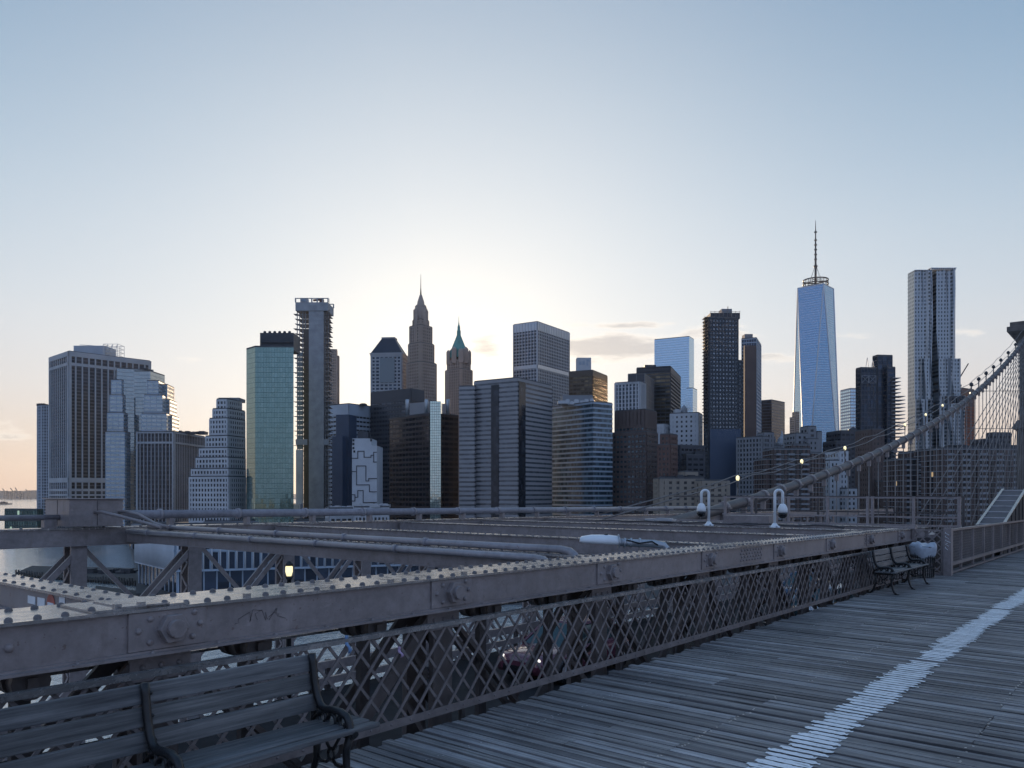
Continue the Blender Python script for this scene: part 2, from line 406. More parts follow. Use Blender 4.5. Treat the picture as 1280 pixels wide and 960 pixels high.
def building(name, label, cat, tiers, st, mats, extras=None, group=None):
    gl, fr = MB(), MB(); sb = MB() if len(mats) > 2 else fr; Ps = []; rfs = []
    for t in tiers:
        s = t.get('st', st)
        rf = MB(); rfs.append(rf)
        Ps.append(tier(gl, fr, sb, rf, t['x'], t['top'], t['d'], t.get('rr'), s, t.get('z0', LAND), t.get('dep'), t.get('bands', ()), True, t.get('pl')))
    P, z1 = Ps[0]; c = sum((p for p in P), Vector((0,0)))/len(P)
    root = empty(name, (c.x, c.y, LAND))
    def part(mb, nm, mat, bevel=0):
        if not mb.v: return None
        mb.v = [(v[0]-c.x, v[1]-c.y, v[2]-LAND) for v in mb.v]
        return mb.build(nm, mat, root, bevel)
    part(gl, 'window_wall', mats[0])
    if len(fr.v): part(fr, 'facade_frame', mats[1])
    if len(mats) > 2: part(sb, 'spandrel_bands', mats[2])
    for rf in rfs: part(rf, 'roof', M['roof'])
    tag(root, label, cat, group)
    if extras: extras(part, Ps, root, c)
    return root
def pbox(xl, xr, ytop, d, zb, deep):          # simple roof box facing the river
    a = MB(); p, q = wp(xl, d), wp(xr, d); a.box(p.x, q.x, d, d+deep, zb, wz(ytop, d)); return a
def rooftop_units(part, px0, px1, d, zb, n, mat='darkmetal', hs=(2,5), nm='rooftop_unit', deep=18):
    for i in range(n):
        px = px0+(px1-px0)*(i+.5)/n+random.uniform(-1,1); p = wp(px, d+random.uniform(2, deep)); w = random.uniform(1.5, 4)
        a = MB(); h = random.uniform(*hs); a.box(p.x-w, p.x+w, p.y-w, p.y+w, zb, zb+h); a.box(p.x-w*.6, p.x+w*.6, p.y-w*.6, p.y+w*.6, zb+h, zb+h+.5)
        part(a, nm, M[mat])
# facade materials
G = {}
G['dark'] = glass('dark bronze glass', (.012,.013,.018), (.05,.055,.07), .15, .3)
G['navy'] = glass('navy glass', (.012,.02,.035), (.05,.075,.12), .1, .5)
G['teal'] = glass('teal mirror glass', (.17,.255,.24), (.22,.315,.30), .08, .9, jit=.012, mull=(.07,.07), mcol=(.05,.12,.12))
G['silver'] = glass('silver mirror glass', (.26,.31,.34), (.34,.39,.42), .1, .85, jit=.012, mull=(.08,.12), mcol=(.16,.19,.21))
G['blue'] = glass('pale blue curtain glass', (.40,.555,.68), (.44,.60,.72), .1, .9, jit=.01, mull=(.04,.10), mcol=(.20,.27,.40))
G['strip'] = glass('greenish mirror strip', (.5,.6,.56), (.62,.68,.62), .08, .92, jit=.012, mull=(.1,.12), mcol=(.08,.1,.1))
G['grey'] = glass('grey window bands', (.02,.024,.03), (.10,.115,.14), .15, .4)
G['haze_grey'] = glass('grey ribbon windows', (.07,.075,.085), (.16,.17,.19), .2, .3)
G['cyan'] = glass('cyan tinted windows', (.015,.022,.03), (.13,.20,.24), .12, .15, jit=.03)
G['old'] = glass('punched sash windows', (.012,.013,.016), (.10,.105,.115), .2, .2)
G['oldlit'] = glass('punched apartment windows', (.012,.013,.016), (.10,.10,.11), .2, .2, lit=.005)
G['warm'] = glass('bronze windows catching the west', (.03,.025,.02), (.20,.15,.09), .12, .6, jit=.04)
def fm(name, col, r=.75, v=.14, metal=0): return plain(name, col, r, metal, v, .05)
K = dict(light=fm('pale precast', (.50,.50,.51)), grey=fm('grey precast', (.34,.35,.37)), mid=fm('mid grey stone', (.23,.235,.25)), dark=fm('dark cladding', (.05,.053,.065), .5),
  brown=fm('brown brick', (.12,.085,.075)), red=fm('red brown brick', (.135,.075,.06)), tan=fm('tan stone', (.38,.30,.25)), buff=fm('buff brick', (.27,.225,.18)),
  white=fm('white stone', (.50,.51,.53)), silver=fm('brushed metal cladding', (.45,.47,.50), .35, .08, .7), bronze=fm('bronze cladding', (.09,.07,.055), .4, .1, .4), navy=fm('navy metal panel', (.05,.075,.125), .5),
  bluegrey=fm('blue grey panel', (.33,.39,.46), .5), warmgrey=fm('warm grey granite', (.30,.285,.29), .6))
# styles: bay, pier width, pier proud, storey, spandrel height, spandrel proud
def S(*a, **k): return dict(f=a, **k)
# ------------------------------------------------------------------ the skyline, left to right
random.seed(11)
building('slim_tower', 'slim navy tower at the far left edge of the skyline beside the bay', 'tower',
  [dict(x=(46,53,61), top=507, d=1000, pl=[(47,1004),(52,1000),(61,1000.5),(61,1022),(46.5,1024)])], S(3.2,.9,.5,3.8,.9,.2), (G['navy'], K['bluegrey']),
  lambda part, Ps, r, c: rooftop_units(part, 50, 60, 1000, Ps[0][1], 3))
def ex(part, Ps, r, c):
    z = Ps[0][1]
    part(pbox(92,131,432,935,z,26), 'penthouse', K['bluegrey'])
    sc = MB(); x0, x1 = wp(129,930).x, wp(147,930).x; za, zb = z, wz(430,930)
    for i in range(4):
        x = x0+(x1-x0)*i/3
        for y in (930,938,946): sc.bar((x,y,za),(x,y,zb),.35,.35)
    for k in range(4):
        zz = za+(zb-za)*(k+1)/4
        for y in (930,946): sc.bar((x0,y,zz),(x1,y,zz),.35,.35)
        for x in (x0,x1): sc.bar((x,930,zz),(x,946,zz),.35,.35)
    for i in range(3): sc.bar((x0+(x1-x0)*i/3,930,za),(x0+(x1-x0)*(i+1)/3,930,zb),.3,.3)
    part(sc, 'scaffold', M['galv'])
    bm = MB(); bm.bar((wp(100,932).x,932,wz(431,932)),(wp(130,932).x,932,wz(433,932)),.5,.5); part(bm, 'window_washing_boom', M['galv'])
building('ribbed_tower', 'big dark tower with pale vertical ribs and a rooftop scaffold, second from the left', 'tower',
  [dict(x=(62,86,188), top=439, d=880, rr=1.075, bands=[(439,445,1.1),(453,456.5,1.1),(597,603,1.1),(611,614,1.1),(617.5,620,1.1),(625,627,1.1)])],
  S(6.9,1.5,1.0,3.9,1.5,.15,cw=2.6), (G['dark'], K['grey'], K['dark']), ex)
silver_st = S(1.6,.0,.0,3.7,.0,.0); silver_band = S(5,.35,.22,3.9,1.5,.25)
def ex(part, Ps, r, c):
    rooftop_units(part, 150, 190, 790, Ps[0][1], 3, hs=(1,2))
building('stepped_glass_tower', 'silver mirror glass tower with stepped shoulders in front of the ribbed tower', 'tower',
  [dict(x=(143,146,192), top=460, d=780, rr=1.02, st=silver_st, dep=40), dict(x=(188,188,206), top=464, d=787, rr=1.04, dep=34, st=silver_st),
   dict(x=(139,139,152), top=475, d=776, dep=30), dict(x=(137,137,153), top=494, d=773, dep=30), dict(x=(134,134,154.5), top=516, d=770, dep=30), dict(x=(132,132,156), top=540, d=767, dep=30),
   dict(x=(184,184,198), top=476, d=778, dep=30), dict(x=(180,180,203), top=494, d=775, dep=30), dict(x=(177,177,208), top=517, d=772, dep=30), dict(x=(175,175,212), top=541, d=769, dep=30),
   dict(x=(203,203,209), top=481, d=792, dep=25, st=S(4,.5,.3,3.9,1.2,.2)), dict(x=(205,205,212), top=500, d=790, dep=25), dict(x=(208,208,215), top=520, d=788, dep=25)],
  silver_band, (G['silver'], K['bluegrey']), ex)
building('striped_office_block', 'dark mid rise office block with pale vertical stripes below the stepped glass tower', 'office building',
  [dict(x=(171,217,256), top=540, d=640, rr=1.09, bands=[(540,541.6,.9),(552,554.5,.9)])], S(3.1,.55,.7,3.8,1.1,.15,cw=1.1), (G['dark'], K['grey'], K['dark']),
  lambda part, Ps, r, c: rooftop_units(part, 222, 256, 650, Ps[0][1], 4, hs=(1,3)))
st = S(2.7,1.15,.45,3.6,1.5,.4)
def ex(part, Ps, r, c):
    z = Ps[0][1]; part(pbox(273,299,499-2,612,z,14), 'penthouse', K['mid'])
building('ziggurat_tower', 'pale grey tower climbing in many stepped setbacks, left of the green glass tower', 'tower',
  [dict(x=(271,284,302), top=499, d=600, rr=1.03, dep=24)] +
  [dict(x=(xl,284+k*.3,306+k*.2), top=t, d=597-3*k, rr=1.035, dep=26) for k,(xl,t) in enumerate([(266,511),(262,523),(257,545),(249,560),(245,572),(239,586),(236.5,596)])],
  st, (G['old'], K['light']), ex)
def ex(part, Ps, r, c):
    z = Ps[0][1]; p, q = wp(325,578), wp(367,578)
    b = MB(); b.box(p.x, q.x, 578, 596, z, wz(416,578)); b.box(p.x+1,q.x-1,576.8,578.5,z+1.5,z+2.2); b.box(p.x+1,q.x-1,576.8,578.5,z+5.2,z+5.9); part(b, 'penthouse', M['darkmetal'])
    for k in range(6):
        px = 330+6.2*k; a = MB(); w = wp(px, 582); a.lathe([(1.1,wz(416,582)-.1),(1.1,wz(414,582)),(.7,wz(413.2,582))], (w.x, 584, 0), 8); part(a, 'vent', M['darkmetal'])
building('green_glass_tower', 'tall green mirror glass tower with a dark rooftop plant room', 'tower',
  [dict(x=(308,319,367), top=433.5, d=565, pl=[(319,565),(367,566),(367,598),(312,598),(308,575)])], S(1.9,.0,.0,3.6,.0,.0), (G['teal'], K['dark']), ex)
# tower under construction
def construction():
    d = 630; c = wp(390, d); root = empty('unfinished_tower', (c.x, d, LAND)); random.seed(5)
    def part(mb, nm, mat):
        mb.v = [(v[0]-c.x, v[1]-d, v[2]-LAND) for v in mb.v]; return mb.build(nm, mat, root)
    X = lambda px, dd=d: wp(px, dd).x
    Z = lambda y, dd=d: wz(y, dd)
    a = MB(); a.box(X(386),X(404.5),d,d+16,LAND,Z(386)); 
    for k in range(int((Z(386)-LAND)/4)): a.box(X(386),X(404.5),d-.12,d+.1,LAND+k*4,LAND+k*4+.18)
    part(a, 'core_wall', M['concrete'])
    a = MB(); a.box(X(369.5),X(410),d-.6,d+20,Z(388.5),Z(378)); a.box(X(369.5),X(410),d-.7,d+.5,Z(382.5)-.3,Z(382.5))
    for i in range(7):
        x = X(369.5)+(X(410)-X(369.5))*i/6; a.box(x-.45,x+.45,d-.5,d+.4,Z(378),Z(372.5)); a.box(x-.45,x+.45,d+19,d+20,Z(378),Z(373))
    a.box(X(369.5),X(410),d-.4,d+.2,Z(373.5),Z(372.5)); a.box(X(369.5),X(410),d+19,d+19.6,Z(373.5),Z(372.5))
    part(a, 'crown_beam', M['concrete'])
    a = MB(); a2 = MB(); y = 392.0; k = 0
    while y < 640:
        z = Z(y); e = 2.3*(k%3==0)+.6
        a.box(X(370),X(386),d+2,d+18,z-.28,z); a2.box(X(404.5),X(410),d+2,d+18,z-.28,z)
        if y < 560: a.box(X(368.5)-e*.5,X(371),d+1,d+8,z-.1,z+.12); a2.box(X(409),X(411)+e*.4,d+1,d+8,z-.1,z+.12)
        y += 6.1; k += 1
    part(a, 'floor_slab', M['concrete']); part(a2, 'floor_slab', M['concrete'])
    a = MB()
    for px in (370.4,373.5,377.5,381): a.box(X(px)-.3,X(px)+.3,d+2.5,d+3.1,LAND,Z(389))
    for px in (406,409.4): a.box(X(px)-.3,X(px)+.3,d+2.5,d+3.1,LAND,Z(389))
    part(a, 'column', M['concrete'])
    a = MB(); a.box(X(379.3),X(385.8),d+.7,d+3.0,LAND,Z(411))
    for k in range(70): a.box(X(379.3),X(385.8),d+.45,d+.8,LAND+2.4*k,LAND+2.4*k+.5)
    part(a, 'hoist_mast', K['bronze'])
    a = MB(); y = 440.0
    while y < 565: a.box(X(370.6),X(377.6),d+1.2,d+1.9,Z(y+5.6),Z(y)); y += 6.1
    part(a, 'glass_panel', G['silver'])
    a = MB(); a.box(X(369.5),X(378),d+.9,d+2,Z(640),Z(562)); part(a, 'wrapped_panel', K['white'])
    a = MB(); a.box(X(369.5),X(384),d+.2,d+1.6,Z(556),Z(549)); part(a, 'belt_truss', K['grey']); a = MB(); a.box(X(404.6),X(411),d+.2,d+1.6,Z(556),Z(549))
    part(a, 'belt_truss', K['grey'])
    a = MB(); y = 388.0
    while y < 640:
        z = Z(y); a.box(X(405.5),X(412)+.3,d+.4,d+1.3,z,z+.14); y += 3.2
    for px in (405.6,408.5,411.8): a.bar((X(px),d+.5,LAND),(X(px),d+.5,Z(386)),.16,.16)
    part(a, 'scaffold', K['bronze'])
    a = MB(); a.box(X(374),X(383),d+3,d+8,Z(376),Z(371.5)); part(a, 'site_cabin', K['bluegrey'])
    a = MB(); a.bar((X(390),d+4,Z(374)),(X(403),d+4,Z(372.5)),1.2,1.4); a.box(X(398),X(403),d+3,d+6,Z(377),Z(373)); part(a, 'crane_boom', K['red'])
    a = MB(); a.bar((X(409.3),d+6,Z(378)),(X(409.3),d+6,Z(371)),.3,.3); part(a, 'mast', M['darkmetal'])
    a = MB(); a.box(X(362),X(377),d-4,d+3,LAND,Z(630)); part(a, 'hoarding', K['white'])
    tag(root, 'thin unfinished concrete tower with open floors, right of the green glass tower', 'tower')
construction()
building('tan_tower', 'pinkish tan stone tower peeking out behind the unfinished concrete tower', 'tower',
  [dict(x=(402,408,424), top=443, d=1000, rr=1.015), dict(x=(403,409,421), top=437, d=1003, dep=16)], S(2.6,1.3,.5,3.6,1.2,.2), (G['old'], K['tan']))
def ex(part, Ps, r, c):
    a = MB(); P = poly_of(420,436,450,693,1.03)
    a.prism([tuple(p) for p in P], LAND, wz(518,693)); part(a, 'blank_wall', K['navy'])
    rooftop_units(part, 415, 460, 705, Ps[0][1], 4, hs=(.8,1.6))
    a = MB(); P = poly_of(415,428,439,688,1.02); a.prism([tuple(p) for p in P], LAND, wz(545,688)); part(a, 'lower_wall', K['navy'])
building('windowless_block', 'broad block with a pale blue top and a blank navy wall down its middle', 'office building',
  [dict(x=(409,436,466), top=505, d=700, rr=1.035, bands=[(505,518.5,.45)])], S(4,.5,.3,3.9,2.3,.28), (G['oldlit'], K['bluegrey']), ex)
# building with an irregular line pattern
def line_block():
    d = 560; c = wp(455, d); root = empty('panelled_block', (c.x, d, LAND))
    def part(mb, nm, mat):
        mb.v = [(v[0]-c.x, v[1]-d, v[2]-LAND) for v in mb.v]; return mb.build(nm, mat, root)
    X = lambda px: wp(px, d).x
    Z = lambda y: wz(y, d)
    a = MB(); a.box(X(440),X(471),d,d+26,LAND,Z(557)); a.box(X(440.2),X(464),d+.2,d+24,Z(557),Z(548)); part(a, 'wall', K['white'])
    ln = MB()
    def seg(pts):
        for (x0,y0),(x1,y1) in zip(pts, pts[1:]):
            if y0 == y1: ln.box(X(min(x0,x1))-.25, X(max(x0,x1))+.25, d-.35, d+.1, Z(y0)-.27, Z(y0)+.27)
            else: ln.box(X(x0)-.25, X(x0)+.25, d-.32, d+.1, Z(max(y0,y1)), Z(min(y0,y1)))
    cv = lambda pts: [(400+x/5.333, 480+y/5.333) for x, y in pts]
    seg(cv([(212,495),(252,495),(252,448),(294,448),(294,488),(340,488),(340,475),(358,475)])); seg(cv([(378,455),(358,455),(358,520),(378,520)]))
    seg(cv([(212,583),(244,583),(244,546),(306,546),(306,646),(325,646),(325,630),(378,630)])); seg(cv([(244,583),(244,672),(330,672),(330,718),(378,718)]))
    seg(cv([(212,738),(233,738),(233,780),(212,780)])); seg(cv([(233,755),(252,755),(252,710),(288,710),(288,790),(360,790),(360,812)])); seg(cv([(325,790),(378,790)])); seg(cv([(245,838),(245,815),(300,815)]))
    part(ln, 'facade_joint', K['dark'])
    w = MB()
    for x,y in ((222,375),(222,400),(222,427),(228,450),(340,375),(340,358)): w.box(X(400+x/5.333-1),X(400+x/5.333+1.3),d-.2,d+.1,Z(480+y/5.333+1.4),Z(480+y/5.333-1.4))
    part(w, 'window', G['dark'])
    a = MB(); a.box(X(445.5),X(459),d+4,d+14,Z(550),Z(539)); a.box(X(447),X(454),d+5,d+12,Z(539),Z(537.5)); part(a, 'plant_room', M['darkmetal'])
    tag(root, 'narrow white block with a dark angular maze of lines on its wall', 'office building')
line_block()
building('arcaded_low_block', 'low white block with a row of small windows in front of the maze patterned block', 'low building',
  [dict(x=(442,443,486), top=634.5, d=430, rr=1.01, dep=18)], S(2.0,.9,.3,3.6,1.8,.25), (G['old'], K['white']),
  lambda part, Ps, r, c: rooftop_units(part, 445, 484, 432, Ps[0][1], 6, hs=(.6,1.6), mat='galv', deep=10))
building('pale_low_block', 'low pale block with rooftop clutter beside the foot of the unfinished tower', 'low building',
  [dict(x=(411,412,441), top=636, d=440, rr=1.01, dep=18)], S(3,.9,.3,3.6,2,.25), (G['old'], K['light']),
  lambda part, Ps, r, c: rooftop_units(part, 412, 440, 442, Ps[0][1], 4, hs=(.6,1.6), mat='galv', deep=10))
# hip roofed tower
def ex(part, Ps, r, c):
    d = 900; P, z = Ps[0]; cc = sum((p for p in P), Vector((0,0)))/4
    a = MB(); Q = [cc+(p-cc)*1.06 for p in P]; a.prism([tuple(p) for p in Q], z, z+1.6); a.prism([tuple(cc+(p-cc)*1.09) for p in P], z+1.6, z+3); part(a, 'cornice', K['grey'])
    zr = wz(421,d); a = MB(); b0 = [cc+(p-cc)*1.03 for p in P]; e0 = cc+(P[0]-cc)*.42; e1 = cc+(P[1]-cc)*.42; t = [e0, e1, cc+(P[2]-cc)*.42, cc+(P[3]-cc)*.42]
    a.v = [(*p, z+3) for p in b0]+[(*p, zr) for p in t]
    for i in range(4): a.face((i,(i+1)%4,4+(i+1)%4,4+i))
    a.face((4,5,6,7)); part(a, 'hip_roof', M['slate'])
    a = MB(); a.prism([tuple(cc+(p-cc)*.44) for p in P], zr, zr+1.5); part(a, 'ridge_cap', K['grey'])
    A, B = P[0], P[1]; u = (B-A)
    A2 = P[3]; u = P[0]-P[3]; n = Vector((u.y,-u.x)).normalized()
    g = MB(); p0, p1 = A2+u*.30+n*1.3, A2+u*.78+n*1.3
    g.hexa([(*p0,wz(478,d)),(*p1,wz(478,d)),(*(p1-n*1.5),wz(478,d)),(*(p0-n*1.5),wz(478,d)),(*p0,wz(447,d)),(*p1,wz(447,d)),(*(p1-n*1.5),wz(447,d)),(*(p0-n*1.5),wz(447,d))]); part(g, 'glass_bay', G['silver'])
building('hip_roofed_tower', 'stone tower with a dark hipped roof and cornice, left of the spired tower', 'tower',
  [dict(x=(464,502,509), top=444, d=900, rr=1.03)], S(5.2,1.6,.9,3.9,1.7,.7), (G['navy'], K['grey']), ex)
# spired stone tower
def ex(part, Ps, r, c):
    d = 893; p = wp(526, d+14); cx, cy = p
    Z = lambda y: wz(y, d+14)
    prof = [(8.6,Z(403)),(8.6,Z(391)),(7.6,Z(390)),(7.4,Z(386)),(6.3,Z(385)),(6.0,Z(382)),(4.4,Z(381)),(3.8,Z(377)),(2.6,Z(373)),(1.5,Z(369)),(1.0,Z(368.5))]
    a = MB(); a.lathe(prof, (cx,cy,0), 8, smooth=False)
    for k in range(8):
        t = 2*math.pi*(k+.5)/8; a.box(cx+8.2*math.cos(t)-.6,cx+8.2*math.cos(t)+.6,cy+8.2*math.sin(t)-.6,cy+8.2*math.sin(t)+.6,Z(403),Z(388)); a.box(cx+6.4*math.cos(t)-.4,cx+6.4*math.cos(t)+.4,cy+6.4*math.sin(t)-.4,cy+6.4*math.sin(t)+.4,Z(388),Z(383))
    part(a, 'crown', K['tan'])
    a = MB(); a.tube([(cx,cy,Z(369)),(cx,cy,Z(360)),(cx,cy,Z(343))],[1.0,.45,.15],6); part(a, 'spire', M['darkmetal'])
    a = MB(); P = Ps[0][0]
    for i in (0,3):
        A, B = (P[0],P[1]) if i == 0 else (P[3],P[0])
        u = B-A; n = Vector((u.y,-u.x)).normalized()
        for f in (.38,.55):
            q = A+u*f+n*1.2; a.box(q.x-1.2,q.x+1.2,q.y-1.2,q.y+1.2,Z(480),Z(396))
    part(a, 'buttress', K['tan'])
st = S(3.0,1.35,.8,3.6,1.6,.3)
building('spired_stone_tower', 'tallest brown stone tower with a stepped crown and needle spire near the sun', 'skyscraper',
  [dict(x=(516,526,536), top=399, d=893, rr=1.012), dict(x=(512,526,540), top=406, d=890, rr=1.016), dict(x=(510.5,526,542.5), top=428, d=887, rr=1.018), dict(x=(508.5,526,545.5), top=452, d=884, rr=1.02)], st, (G['old'], K['tan']), ex)
building('banded_dark_block', 'dark block with a flat top and pale window bands below the hip roofed tower', 'office building',
  [dict(x=(463.5,514,530), top=486.5, d=690, rr=1.02, bands=[(487,499,.35)])], S(3.5,.25,.15,3.9,1.9,.28), (G['grey'], K['dark']))
def ex(part, Ps, r, c):
    d = 594; a = MB(); A, B = wp(537.5,d), wp(551,d)
    P = [A, B, B+Vector((0,12)), A+Vector((0,12))]; a.prism([tuple(p) for p in P], LAND, wz(501.5,d), uvs=(1.5,2.0)); part(a, 'mirror_glass_bay', G['strip'])
    z = Ps[0][1]; a = MB(); a.prism([tuple(p) for p in poly_of(512,536,560,612,1.03)], z, wz(502,612)); part(a, 'plant_room', K['warmgrey'])
    for px, d2 in ((509,608),(533,606),(560,606)):
        a = MB(); w = wp(px, d2); a.lathe([(1.5,z-.2),(1.5,wz(500,d2)),(1.2,wz(499.3,d2))], (w.x,w.y,0), 12); part(a, 'exhaust_stack', M['galv'])
building('black_corner_block', 'black banded block with a bright vertical mirror glass strip at its corner', 'office building',
  [dict(x=(487,537,573), top=517, d=600, rr=1.03, dep=None)], S(4.5,.4,.2,3.9,1.7,.3), (G['dark'], fm('black brown granite', (.05,.036,.038), .4)), ex)
def ex(part, Ps, r, c):
    d = 1045; cx, cy = wp(573.3, d+12)
    Z = lambda y: wz(y, d+12)
    a = MB(); P = Ps[0][0]; cc = sum((p for p in P), Vector((0,0)))/4; b0 = [cc+(p-cc)*.95 for p in P]; t = [cc+(p-cc)*.16 for p in P]
    a.v = [(*p, Z(447)) for p in b0]+[(*p, Z(418)) for p in t]
    for i in range(4): a.face((i,(i+1)%4,4+(i+1)%4,4+i))
    a.face((4,5,6,7)); part(a, 'pyramid_roof', M['patina'])
    a = MB(); a.lathe([(2.7,Z(418.5)),(2.6,Z(413)),(1.9,Z(412)),(1.8,Z(408)),(.8,Z(405)),(.35,Z(401)),(.2,Z(395))],(cc.x,cc.y,0),8,smooth=False); part(a, 'lantern', M['patina'])
    a = MB()
    for i in range(4):
        A, B = P[i], P[(i+1)%4]
        for f in (.08,.5,.92):
            q = A+(B-A)*f; h = Z(440) if f != .5 else Z(437); w = 2 if f != .5 else 3.2
            a.box(q.x-w,q.x+w,q.y-w,q.y+w,Z(455),h); a.v += [(q.x-w,q.y-w,h),(q.x+w,q.y-w,h),(q.x+w,q.y+w,h),(q.x-w,q.y+w,h),(q.x,q.y,h+3.5)]; b = len(a.v)-5
            for k in range(4): a.face((b+k,b+(k+1)%4,b+4))
    part(a, 'dormer', K['tan'])
building('green_roofed_tower', 'stone tower with a steep green copper pyramid roof and lantern', 'skyscraper',
  [dict(x=(559,576.5,588), top=449, d=1045, rr=1.015), dict(x=(556.5,576.5,590.5), top=461, d=1042, rr=1.016)], S(3.2,1.5,.7,3.7,1.3,.25), (G['old'], K['tan']), ex)
def ex(part, Ps, r, c):
    P, z = Ps[0]; A, B = P[3], P[0]; u = B-A; n = Vector((u.y,-u.x)).normalized()
    def strip(f0, f1, top, nm, mat, o=.62):
        p0, p1 = A+u*f0, A+u*f1; g = MB(); q0, q1 = p0+n*o, p1+n*o
        g.prism([(q0.x,q0.y),(q1.x,q1.y),((p1-n*.4).x,(p1-n*.4).y),((p0-n*.4).x,(p0-n*.4).y)], LAND, wz(top,575), uvs=(2.2,3.9)); part(g, nm, mat)
    strip(.41,.585,480,'window_strip', G['dark'])
    A, B = P[0], P[1]; u = B-A; n = Vector((u.y,-u.x)).normalized(); strip(.02,.2,478,'window_strip', G['dark'])
    a = MB(); a.prism([tuple(p) for p in poly_of(600,640,672,585,1.04)], z, z+1.2); part(a, 'roof_deck', M['roof'])
building('broad_granite_tower', 'broad warm grey slab tower with two dark vertical window slots', 'office tower',
  [dict(x=(592.5,647,690), top=472.5, d=570, rr=1.075), dict(x=(574,593,598), top=483, d=585, rr=1.02, dep=26)], S(1.8,.0,.0,3.4,2.0,.22), (G['haze_grey'], K['warmgrey']), ex)
def ex(part, Ps, r, c):
    z = Ps[0][1]; a = MB(); w = wp(683, 960); a.bar((w.x,960,z-3),(w.x,960,z+3),.3,.3); a.bar((w.x-3,960,z+2),(w.x+3,960,z+2),.25,.25); a.bar((w.x-2,958,z),(w.x-2,958,z+3),.25,.25); part(a, 'antenna', M['darkmetal'])
building('silver_slab_tower', 'tall slab with bright steel ribs behind the broad granite tower', 'office tower',
  [dict(x=(642,671.5,711.5), top=402, d=930, rr=1.07, bands=[(402,412.5,.5),(455.5,460,.9)])], S(4.0,.7,1.0,3.9,1.5,.25), (G['navy'], K['silver'], K['grey']), ex)
def ex(part, Ps, r, c):
    z = Ps[0][1]; d = 835; a = MB(); p, q = wp(721,d), wp(739,d); a.box(p.x,q.x,d,d+12,z,wz(447,d)); part(a, 'water_tank_screen', K['white'])
    s = MB()
    for i,(x0,x1,y0,y1) in enumerate([(724,727,452,456),(728,731,451,456),(733,737,449,452),(733,735,453,457)]): s.box(wp(x0,d).x,wp(x1,d).x,d-.25,d+.1,wz(y1,d),wz(y0,d))
    part(s, 'faded_lettering', K['bluegrey'])
building('bronze_block', 'brown bronze block with a white box on its roof, right of the silver slab', 'office building',
  [dict(x=(711.5,740.5,759), top=463, d=820, rr=1.05, bands=[(463,470,.5)])], S(4.5,.6,.4,4.0,1.8,.45), (G['warm'], K['bronze']), ex)
def ex(part, Ps, r, c):
    z = Ps[0][1]
    part(pbox(703,741,494,622,z,18), 'penthouse', K['mid'])
    rooftop_units(part, 700, 742, 612, z, 7, mat='galv', hs=(2,4.5), deep=8)
building('striped_glass_block', 'blue grey block with thin horizontal stripes and clutter on its roof', 'office tower',
  [dict(x=(690.5,741.5,765.5), top=502.5, d=600, rr=1.02)], S(1.5,.0,.0,3.7,1.35,.3), (G['cyan'], K['bluegrey']), ex)
building('brown_grid_block', 'dark brown brick block with rows of cyan tinted windows', 'office building',
  [dict(x=(765.5,808,822), top=540, d=610, rr=1.03), dict(x=(769,806,820.5), top=512, d=616, rr=1.03, bands=[(512,531,.4)])], S(3.1,1.0,.4,3.9,2.2,.35), (G['cyan'], K['brown']))
building('white_ribbed_block', 'small block with white vertical ribs behind the dark brown brick block', 'office building',
  [dict(x=(769,799.5,806.5), top=477, d=760, rr=1.02, bands=[(477,479.5,.9)])], S(3.6,1.5,.9,3.9,.9,.1), (G['navy'], K['white']))
building('blank_grey_slab', 'plain grey slab wedged between the white ribbed block and the black banded tower', 'office building',
  [dict(x=(785,806,817.5), top=467, d=800, rr=1.06)], S(9,.4,.2,8,.3,.15), (K['dark'], K['mid']))
building('golden_edged_tower', 'black banded tower whose right side glows golden', 'office tower',
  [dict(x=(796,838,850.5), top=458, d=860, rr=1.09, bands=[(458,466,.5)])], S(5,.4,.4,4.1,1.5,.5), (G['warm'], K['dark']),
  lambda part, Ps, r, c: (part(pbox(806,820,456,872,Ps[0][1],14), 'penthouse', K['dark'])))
building('pale_blue_tower', 'smooth pale blue glass tower behind the black banded tower', 'skyscraper',
  [dict(x=(818,861.5,867.5), top=420.5, d=1350, rr=1.02), dict(x=(858,866,871.5), top=485, d=1340, rr=1.02, dep=30)], S(1.5,.0,.0,4.1,.0,.0), (G['blue'], K['bluegrey']))
def ex(part, Ps, r, c):
    z = Ps[0][1]; rooftop_units(part, 845, 862, 715, z, 4, mat='galv', hs=(2,5), deep=14)
    a = MB(); w = wp(855, 722); a.lathe([(3.2,z),(3.2,z+6),(.3,z+9.5)],(w.x,w.y,0),12); part(a, 'water_tank', K['grey'])
building('white_stone_block', 'white stone block with a rooftop tank below the pale blue tower', 'building',
  [dict(x=(837.5,873,878), top=516, d=700, rr=1.03, dep=None), dict(x=(819,830,839), top=530, d=705, rr=1.02, dep=30)], S(4.2,2.6,.3,4.2,2.3,.28), (G['old'], K['white']), ex)
building('brick_stub_tower', 'dark red brick stub tower in front of the white stone block', 'building',
  [dict(x=(831,837,846.5), top=543, d=560, rr=1.02, dep=18), dict(x=(822,838,846.5), top=556, d=556, rr=1.02, dep=24)], S(3,1.4,.3,3.6,1.8,.25), (G['old'], K['red']))
building('dark_low_block', 'dark low block between the brick stub and the netted tower', 'building',
  [dict(x=(846,850,881), top=557, d=590, rr=1.02, dep=22), dict(x=(854,858,881), top=569, d=575, dep=20)], S(4,1.2,.3,3.8,2.2,.25), (G['dark'], K['dark']),
  lambda part, Ps, r, c: rooftop_units(part, 855, 880, 577, wz(569,575), 5, hs=(1,3), deep=8))
